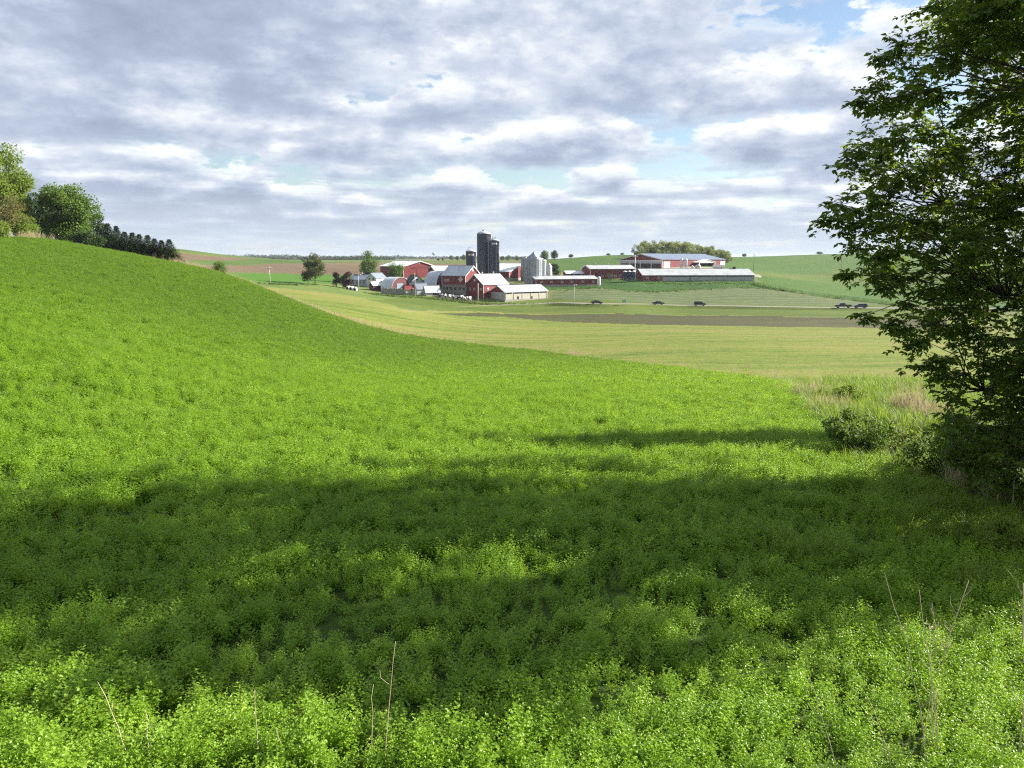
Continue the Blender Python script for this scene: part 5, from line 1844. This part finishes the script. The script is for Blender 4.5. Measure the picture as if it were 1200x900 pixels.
# shrubs and brambles under the tree
def near_shrub(name, label, px, py, h, w, seed, mat, lsize=0.07, lobes=16, per=210, ymin=0):
    p = hit(px, py)
    plant_tree(name, label, 'bush', p, tree_data(seed, h, w, 0.05, lobes, per, lsize, mat, lobe_r=0.24, trunk_r=0.02), stem='stem')


near_shrub('bush', 'dark bramble bush in the shade left of the near tree', 1000, 535, 1.2, 2.0, 201, M['leaf_mid'], 0.07, 24)
near_shrub('bush', 'broad weedy clump between the bramble bush and the dead twigs', 1040, 535, 0.9, 2.4, 206, M['leaf_yel'], 0.06, 26)
near_shrub('bush', 'low green weed mound at the corner of the alfalfa by the dry grass', 985, 475, 0.9, 2.6, 207, M['leaf_yel'], 0.07, 24)
near_shrub('bush', 'lush green weed clump in the shade below the near tree', 1100, 560, 1.0, 2.2, 202, M['leaf_mid'], 0.06, 22)
near_shrub('bush', 'leafy bush at the right frame edge under the near tree', 1195, 590, 1.1, 1.6, 203, M['leaf_yel'], 0.07, 18)
near_shrub('bush', 'dark shrub filling the foot of the near tree', 1165, 560, 1.6, 2.4, 204, M['leaf_dark'], 0.08, 22)
near_shrub('bush', 'yellow-green weed patch at the right edge below the tree', 1190, 655, 0.5, 1.6, 205, M['leaf_yel'], 0.05, 18)


# ------------------------------------------------------------------ dry stalks and twigs
M['dry'] = pmat('dry_stem', (0.52, 0.43, 0.29), 0.8, var=0.15, scale=8)


def stalk(label, px, py, h, lean, seed, branches=4, rad=0.0035, Y=None, group='dry stalks standing in the crop'):
    r = np.random.default_rng(seed)
    p = hit(px, py) if Y is None else ground_at(px, Y)
    root = empty('dry_stalk', tuple(p))
    tag(root, label, 'dry stalk', group)
    pts = [(lean[0] * t ** 1.5 * h + r.normal(0, 0.006), lean[1] * t * h, h * t) for t in np.linspace(0, 1, 7)]
    pts[0] = (0, 0, -0.05)
    MB().tube(pts, list(np.linspace(rad * 1.1, rad * 0.45, 7)), 5).build('stem', M['dry'], root)
    for b in range(branches):
        t0 = r.uniform(0.35, 0.92)
        k = int(t0 * 6)
        s0 = Vector(pts[k])
        a = r.uniform(0, 6.28)
        L = h * r.uniform(0.08, 0.2)
        e = s0 + Vector((math.cos(a) * L * 0.5, math.sin(a) * L * 0.5, L * 0.85))
        MB().tube([s0, s0.lerp(e, 0.5) + Vector((math.cos(a) * 0.03, math.sin(a) * 0.03, 0)), e], [rad * 0.6, rad * 0.45, rad * 0.2], 4).build('side_twig', M['dry'], root)
    return root


ST = [
    ('dry grass stem, tallest near the bottom centre', 452, 905, 0.95, (0.10, 0.0), 1, 0.0030),
    ('short dry stem left of the tall centre one', 438, 900, 0.62, (0.02, 0), 1, 0.0030),
    ('dry stem at the bottom left, leaning left', 155, 905, 0.68, (-0.28, 0), 2, 0.0035),
    ('twiggy dry stem at the bottom left, right of the leaning one', 176, 910, 0.5, (0.02, 0), 3, 0.003),
    ('thin upright dry stem between the left pair and the centre stems', 304, 905, 0.62, (0.0, 0), 1, 0.0026),
    ('faint short dry stem at bottom, left of centre', 334, 908, 0.35, (-0.1, 0), 1, 0.0026),
    ('long thin dry stalk bending left at bottom right', 1085, 905, 1.45, (-0.28, 0.0), 2, 0.0040),
    ('long thin dry stalk just right of the bending one', 1098, 910, 1.35, (-0.18, 0.0), 2, 0.0038),
    ('upright dry stalk in the bottom right cluster', 1092, 900, 1.05, (-0.08, 0.05), 3, 0.0036),
    ('dry stalk leaning left far left of the bottom right cluster', 978, 910, 0.72, (-0.3, 0), 2, 0.0034),
    ('dry stalk at bottom, between two leaning ones on the right', 1045, 915, 0.62, (-0.35, 0), 2, 0.0034),
    ('tall dry stalk at the bottom right corner', 1190, 905, 1.35, (0.03, 0), 3, 0.0045),
]
for i, (lab, px, py, h, ln, br, rd) in enumerate(ST):
    stalk(lab, px, py, h, ln, 300 + i, br, rd)
stalk('branching dead weed with forked top right of centre in the shade', 1100, 800, 0.95, (0.18, 0.0), 350, 11, 0.006)
stalk('branching dead weed leaning left beside the forked one', 1096, 800, 0.75, (-0.12, 0.0), 351, 8, 0.005)
stalk('pale forked dead stem at the right frame edge in the shade', 1197, 770, 0.75, (-0.08, 0.0), 352, 6, 0.007)
TW = [('bare dead twig rising from the shaded weeds left of the near tree', 1066, 545, 1.7, (-0.5, 0), 6, 0.012), ('leaning bare dead stick crossing the first twig', 1064, 545, 1.9, (0.35, 0), 5, 0.012),
      ('pale broken sapling stub at the left foot of the near tree', 1125, 575, 1.15, (0.0, 0), 7, 0.016), ('dead twig bundle under the low branches', 1168, 592, 1.2, (0.1, 0), 12, 0.012),
      ('second dead twig bundle at the right edge under the tree', 1186, 598, 1.3, (-0.05, 0), 12, 0.012), ('thin dead weed among the dry grass at the field corner', 1062, 500, 2.0, (0.05, 0), 9, 0.010),
      ('thin dead weed with side twigs right of the one at the field corner', 1082, 498, 1.9, (-0.1, 0), 9, 0.010)]
for i, (lab, px, py, h, ln, br, rd) in enumerate(TW):
    stalk(lab, px, py, h, ln, 400 + i, br, rd, group='dead twigs in the fence row')


# ------------------------------------------------------------------ cars
def car_mat(name, col, rough=0.25):
    m, w, out = new_mat(name)
    tc = w.node('ShaderNodeTexCoord').outputs['Object']
    n = w.noise(tc, 3.0, 3)
    cc = w.ramp(n, [(0.3, tuple(c * 0.9 for c in col)), (0.7, tuple(c * 1.1 for c in col))])
    b = w.node('ShaderNodeBsdfPrincipled', {'Base Color': cc, 'Roughness': rough, 'Metallic': 0.3, 'Coat Weight': 0.7, 'Coat Roughness': 0.06})
    w.l.new(b.outputs[0], out.inputs[0])
    return m


M['car_black'] = car_mat('black_car_paint', (0.012, 0.012, 0.015))
M['car_navy'] = car_mat('navy_car_paint', (0.012, 0.02, 0.05))
M['car_grey'] = car_mat('charcoal_car_paint', (0.03, 0.032, 0.035))
M['tyre'] = pmat('tyre_rubber', (0.015, 0.015, 0.015), 0.85)
M['rim'] = pmat('alloy_rim', (0.35, 0.36, 0.38), 0.3, 0.8)
M['carglass'] = pmat('car_glass', (0.02, 0.025, 0.03), 0.05, spec=0.8)
M['headlamp'] = pmat('headlamp', (0.8, 0.8, 0.78), 0.1)
M['taillamp'] = pmat('tail_lamp', (0.35, 0.01, 0.01), 0.2)


def car(label, px, mat, side, kind='sedan', heading=1, dt=0.0):
    """stands on the road in image column px; heading +1 drives to the right"""
    az = math.atan2(px - 600, F_PX)
    # nearest road sample in that direction
    k = int(np.argmin(np.abs(np.arctan2(ROADXY[:, 0], ROADXY[:, 1]) - az)))
    p = ROAD[k]
    d = (ROAD[k + 1] - ROAD[k - 1]).normalized()
    s = Vector((-d.y, d.x, 0)) * side
    if d.x < 0:
        d = -d
    q = p + s
    root = empty('parked_car' if kind != 'pickup' else 'pickup_truck', (q.x, q.y, hz(p.x, p.y) + 0.457), math.atan2(d.y, d.x) + (0 if heading > 0 else math.pi))
    tag(root, label, 'car' if kind != 'pickup' else 'pickup truck', 'vehicles on the road')
    root.name = 'car' if kind != 'pickup' else 'pickup_truck'
    W = 0.9
    if kind == 'sedan':
        low = [(-2.3, 0.35), (2.25, 0.3), (2.35, 0.55), (2.2, 0.78), (1.2, 0.95), (-1.6, 1.0), (-2.3, 0.92)]
        cab = [(-1.75, 0.98), (1.15, 0.93), (0.35, 1.38), (-0.9, 1.42)]
    elif kind == 'suv':
        low = [(-2.3, 0.4), (2.3, 0.35), (2.4, 0.65), (2.25, 0.95), (1.25, 1.12), (-2.3, 1.12)]
        cab = [(-2.25, 1.1), (1.25, 1.1), (0.55, 1.66), (-1.9, 1.72)]
    else:
        low = [(-2.9, 0.55), (2.85, 0.5), (2.95, 0.8), (2.85, 1.08), (1.5, 1.2), (-2.9, 1.2)]
        cab = [(-0.75, 1.18), (1.5, 1.18), (0.85, 1.82), (-0.55, 1.86)]
    MB().prism(low, 'y', -W, W).build('body', mat, root)
    # cabin tapers inwards
    cb = MB()
    n = len(cab)
    zt = max(p_[1] for p_ in cab)
    zb = min(p_[1] for p_ in cab)

    def wy(z):
        return W - 0.03 - 0.22 * (z - zb) / (zt - zb)
    v = [(x, -wy(z), z) for x, z in cab] + [(x, wy(z), z) for x, z in cab]
    cb.add(v, [tuple(range(n)), tuple(range(2 * n - 1, n - 1, -1))] + [(i, n + i, n + (i + 1) % n, (i + 1) % n) for i in range(n)])
    co = cb.build('cabin', mat, root)
    for sg in (-1, 1):
        def lerp(a, b, t):
            return (a[0] + (b[0] - a[0]) * t, a[1] + (b[1] - a[1]) * t)
        c0 = (sum(p_[0] for p_ in cab) / n, sum(p_[1] for p_ in cab) / n)
        g_ = [lerp(p_, c0, 0.2) for p_ in cab]
        gb = MB()
        gb.add([(x, sg * (wy(z) + 0.012), z) for x, z in g_], [tuple(range(n)) if sg < 0 else tuple(range(n - 1, -1, -1))])
        gb.build('side_window', M['carglass'], co)
    for (i0, i1, nm) in ((1, 2, 'windscreen'), (n - 1, 0, 'rear_window')):
        a_, b_ = cab[i0], cab[i1]
        nx, nz = (b_[1] - a_[1]), -(b_[0] - a_[0])
        ll = math.hypot(nx, nz)
        nx, nz = nx / ll * 0.015, nz / ll * 0.015
        p0 = (a_[0] + (b_[0] - a_[0]) * 0.12 + nx, a_[1] + (b_[1] - a_[1]) * 0.12 + nz)
        p1 = (a_[0] + (b_[0] - a_[0]) * 0.88 + nx, a_[1] + (b_[1] - a_[1]) * 0.88 + nz)
        gw = MB()
        gw.add([(p0[0], -wy(p0[1]) + 0.1, p0[1]), (p0[0], wy(p0[1]) - 0.1, p0[1]), (p1[0], wy(p1[1]) - 0.1, p1[1]), (p1[0], -wy(p1[1]) + 0.1, p1[1])], [(0, 1, 2, 3)])
        gw.build(nm, M['carglass'], co)
    R_w = 0.36 if kind == 'pickup' else 0.33
    for sx in ((-1.45, 1.4) if kind != 'pickup' else (-1.85, 1.75)):
        for sy in (-W + 0.06, W - 0.06):
            wh = MB().tube([(sx, sy - 0.11, R_w), (sx, sy + 0.11, R_w)], [R_w, R_w], 16).build('wheel', M['tyre'], root)
            s_ = 1 if sy > 0 else -1
            MB().tube([(sx, sy + s_ * 0.09, R_w), (sx, sy + s_ * 0.125, R_w)], [R_w * 0.6, R_w * 0.6], 12).build('rim', M['rim'], wh)
    xf = max(p_[0] for p_ in low)
    xr = min(p_[0] for p_ in low)
    for sy in (-0.62, 0.62):
        MB().box(xf - 0.22, xf - 0.02, sy - 0.2, sy + 0.2, 0.62 if kind == 'sedan' else 0.75, 0.8 if kind == 'sedan' else 0.93).build('headlight', M['headlamp'], root)
        MB().box(xr - 0.03, xr + 0.1, sy - 0.2, sy + 0.2, 0.72, 0.88).build('tail_light', M['taillamp'], root)
    for sy in (-1, 1):
        MB().box(cab[1][0] - 0.5, cab[1][0] - 0.3, sy * (W + 0.02) - 0.09, sy * (W + 0.02) + 0.09, zb + 0.02, zb + 0.17).build('wing_mirror', mat, root)
    if kind == 'pickup':
        MB().box(-2.75, -0.9, -W + 0.1, W - 0.1, 1.19, 1.215).build('bed', M['dark'], root)
    return root


car('dark sedan leftmost on the road below the long low red barn', 698, M['car_grey'], -1.6, 'sedan', 1)
car('black sedan second from left, below the green bank', 772, M['car_black'], -1.6, 'sedan', 1)
car('dark navy hatchback suv, third car from left on the road', 821, M['car_navy'], -1.6, 'suv', 1)
car('black pickup truck close behind a navy suv at right', 985.5, M['car_black'], -1.6, 'pickup', -1)
car('dark navy suv just right of the black pickup truck', 1004, M['car_navy'], -1.7, 'suv', -1)


# ------------------------------------------------------------------ cattle
def hide_mat(name, thr):
    m, w, out = new_mat(name)
    tc = w.node('ShaderNodeTexCoord').outputs['Object']
    n = w.noise(tc, 1.3, 1, 0.4)
    cc = w.ramp(n, [(thr - 0.01, (0.02, 0.018, 0.017)), (thr + 0.01, (0.72, 0.70, 0.66))])
    b = w.node('ShaderNodeBsdfPrincipled', {'Base Color': cc, 'Roughness': 0.75})
    w.l.new(b.outputs[0], out.inputs[0])
    return m


M['hide_a'] = hide_mat('black_and_white_hide', 0.5)
M['hide_b'] = hide_mat('mostly_white_hide', 0.42)


def cow_mesh(head_down):
    me = bpy.data.meshes.new('cow')
    hd = -0.75 if head_down else 0.12
    J = {  # joint: (x, y, z, r)
        'pelvis': (-0.75, 0, 1.12, 0.30), 'belly': (-0.1, 0, 1.02, 0.37), 'chest': (0.55, 0, 1.08, 0.33), 'neck': (0.98, 0, 1.25 + hd * 0.35, 0.19), 'poll': (1.3, 0, 1.42 + hd, 0.15),
        'muzzle': (1.68, 0, 1.26 + hd, 0.085), 'earl': (1.27, 0.24, 1.47 + hd, 0.04), 'earr': (1.27, -0.24, 1.47 + hd, 0.04),
        'tail0': (-1.06, 0, 1.2, 0.05), 'tail1': (-1.14, 0, 0.6, 0.025),
        'hkl': (-0.62, 0.2, 0.72, 0.14), 'hol': (-0.88, 0.2, 0.5, 0.075), 'hfl': (-0.8, 0.2, 0.03, 0.06),
        'hkr': (-0.55, -0.2, 0.72, 0.14), 'hor': (-0.78, -0.2, 0.5, 0.075), 'hfr': (-0.7, -0.2, 0.03, 0.06),
        'fel': (0.55, 0.18, 0.7, 0.11), 'fkl': (0.58, 0.18, 0.4, 0.065), 'ffl': (0.57, 0.18, 0.03, 0.06),
        'fer': (0.62, -0.18, 0.7, 0.11), 'fkr': (0.68, -0.18, 0.4, 0.065), 'ffr': (0.66, -0.18, 0.03, 0.06), 'udder': (-0.55, 0, 0.72, 0.15)}
    E = [('pelvis', 'belly'), ('belly', 'chest'), ('chest', 'neck'), ('neck', 'poll'), ('poll', 'muzzle'), ('poll', 'earl'), ('poll', 'earr'), ('pelvis', 'tail0'), ('tail0', 'tail1'),
         ('pelvis', 'hkl'), ('hkl', 'hol'), ('hol', 'hfl'), ('pelvis', 'hkr'), ('hkr', 'hor'), ('hor', 'hfr'), ('chest', 'fel'), ('fel', 'fkl'), ('fkl', 'ffl'), ('chest', 'fer'), ('fer', 'fkr'), ('fkr', 'ffr'), ('pelvis', 'udder')]
    ks = list(J)
    me.from_pydata([J[k][:3] for k in ks], [(ks.index(a), ks.index(b)) for a, b in E], [])
    o = bpy.data.objects.new('cow_skin', me)
    COL.objects.link(o)
    o.modifiers.new('skin', 'SKIN')
    sv = me.skin_vertices[0].data
    for i, k in enumerate(ks):
        sv[i].radius = (J[k][3], J[k][3])
    sv[0].use_root = True
    sd = o.modifiers.new('sub', 'SUBSURF')
    sd.levels = 1
    sd.render_levels = 1
    dg = bpy.context.evaluated_depsgraph_get()
    out = bpy.data.meshes.new_from_object(o.evaluated_get(dg))
    bpy.data.objects.remove(o)
    out.polygons.foreach_set('use_smooth', [True] * len(out.polygons))
    return out


def build_cows():
    r = np.random.default_rng(91)
    ms = []
    for hd in (False, True):
        for mt in ('hide_a', 'hide_b'):
            m = cow_mesh(hd)
            m.materials.clear()
            m.materials.append(M[mt])
            ms.append(m)
    spots = [(517, 318), (520, 315), (522.5, 319), (525, 314), (527.5, 317.5), (530, 315), (533, 318.5), (536.5, 316), (539, 313.5), (541.5, 317), (545, 314.5), (548.5, 316), (514.5, 316.5), (551, 313.5)]
    for i, (px, Y) in enumerate(spots):
        p = ground_at(px, Y)
        o = bpy.data.objects.new('cow', ms[i % 4])
        o.location = tuple(p)
        o.rotation_euler = (0, 0, r.choice([0.2, 3.3, -0.5, 2.7, 1.2]) + r.normal(0, 0.25))
        s = 1.15
        o.scale = (s, s, s)
        link(o)
        nth = ('leftmost', 'second', 'third', 'fourth', 'fifth', 'sixth', 'seventh', 'eighth', 'ninth', 'tenth', 'eleventh', 'twelfth', 'thirteenth', 'rightmost')[sorted(q[0] for q in spots).index(px)]
        tag(o, 'black and white dairy cow, %s in the row before the dairy barn' % (nth if 'most' in nth else nth + ' from left'), 'cow', 'dairy cows in the yard')


build_cows()

# ------------------------------------------------------------------ haze
hm, hw, hout = new_mat('thin_haze')
pv = hw.node('ShaderNodeVolumePrincipled', {'Color': (0.80, 0.88, 1.0, 1), 'Density': 0.00007, 'Anisotropy': 0.2})
hw.l.new(pv.outputs[0], hout.inputs['Volume'])
hm.cycles.homogeneous_volume = True
hb = MB().box(-9700, 9700, -9700, 9700, -14, 44)
ho = hb.build('haze', hm)
tag(ho, 'thin pale blue haze over the valley', 'haze', kind='stuff')
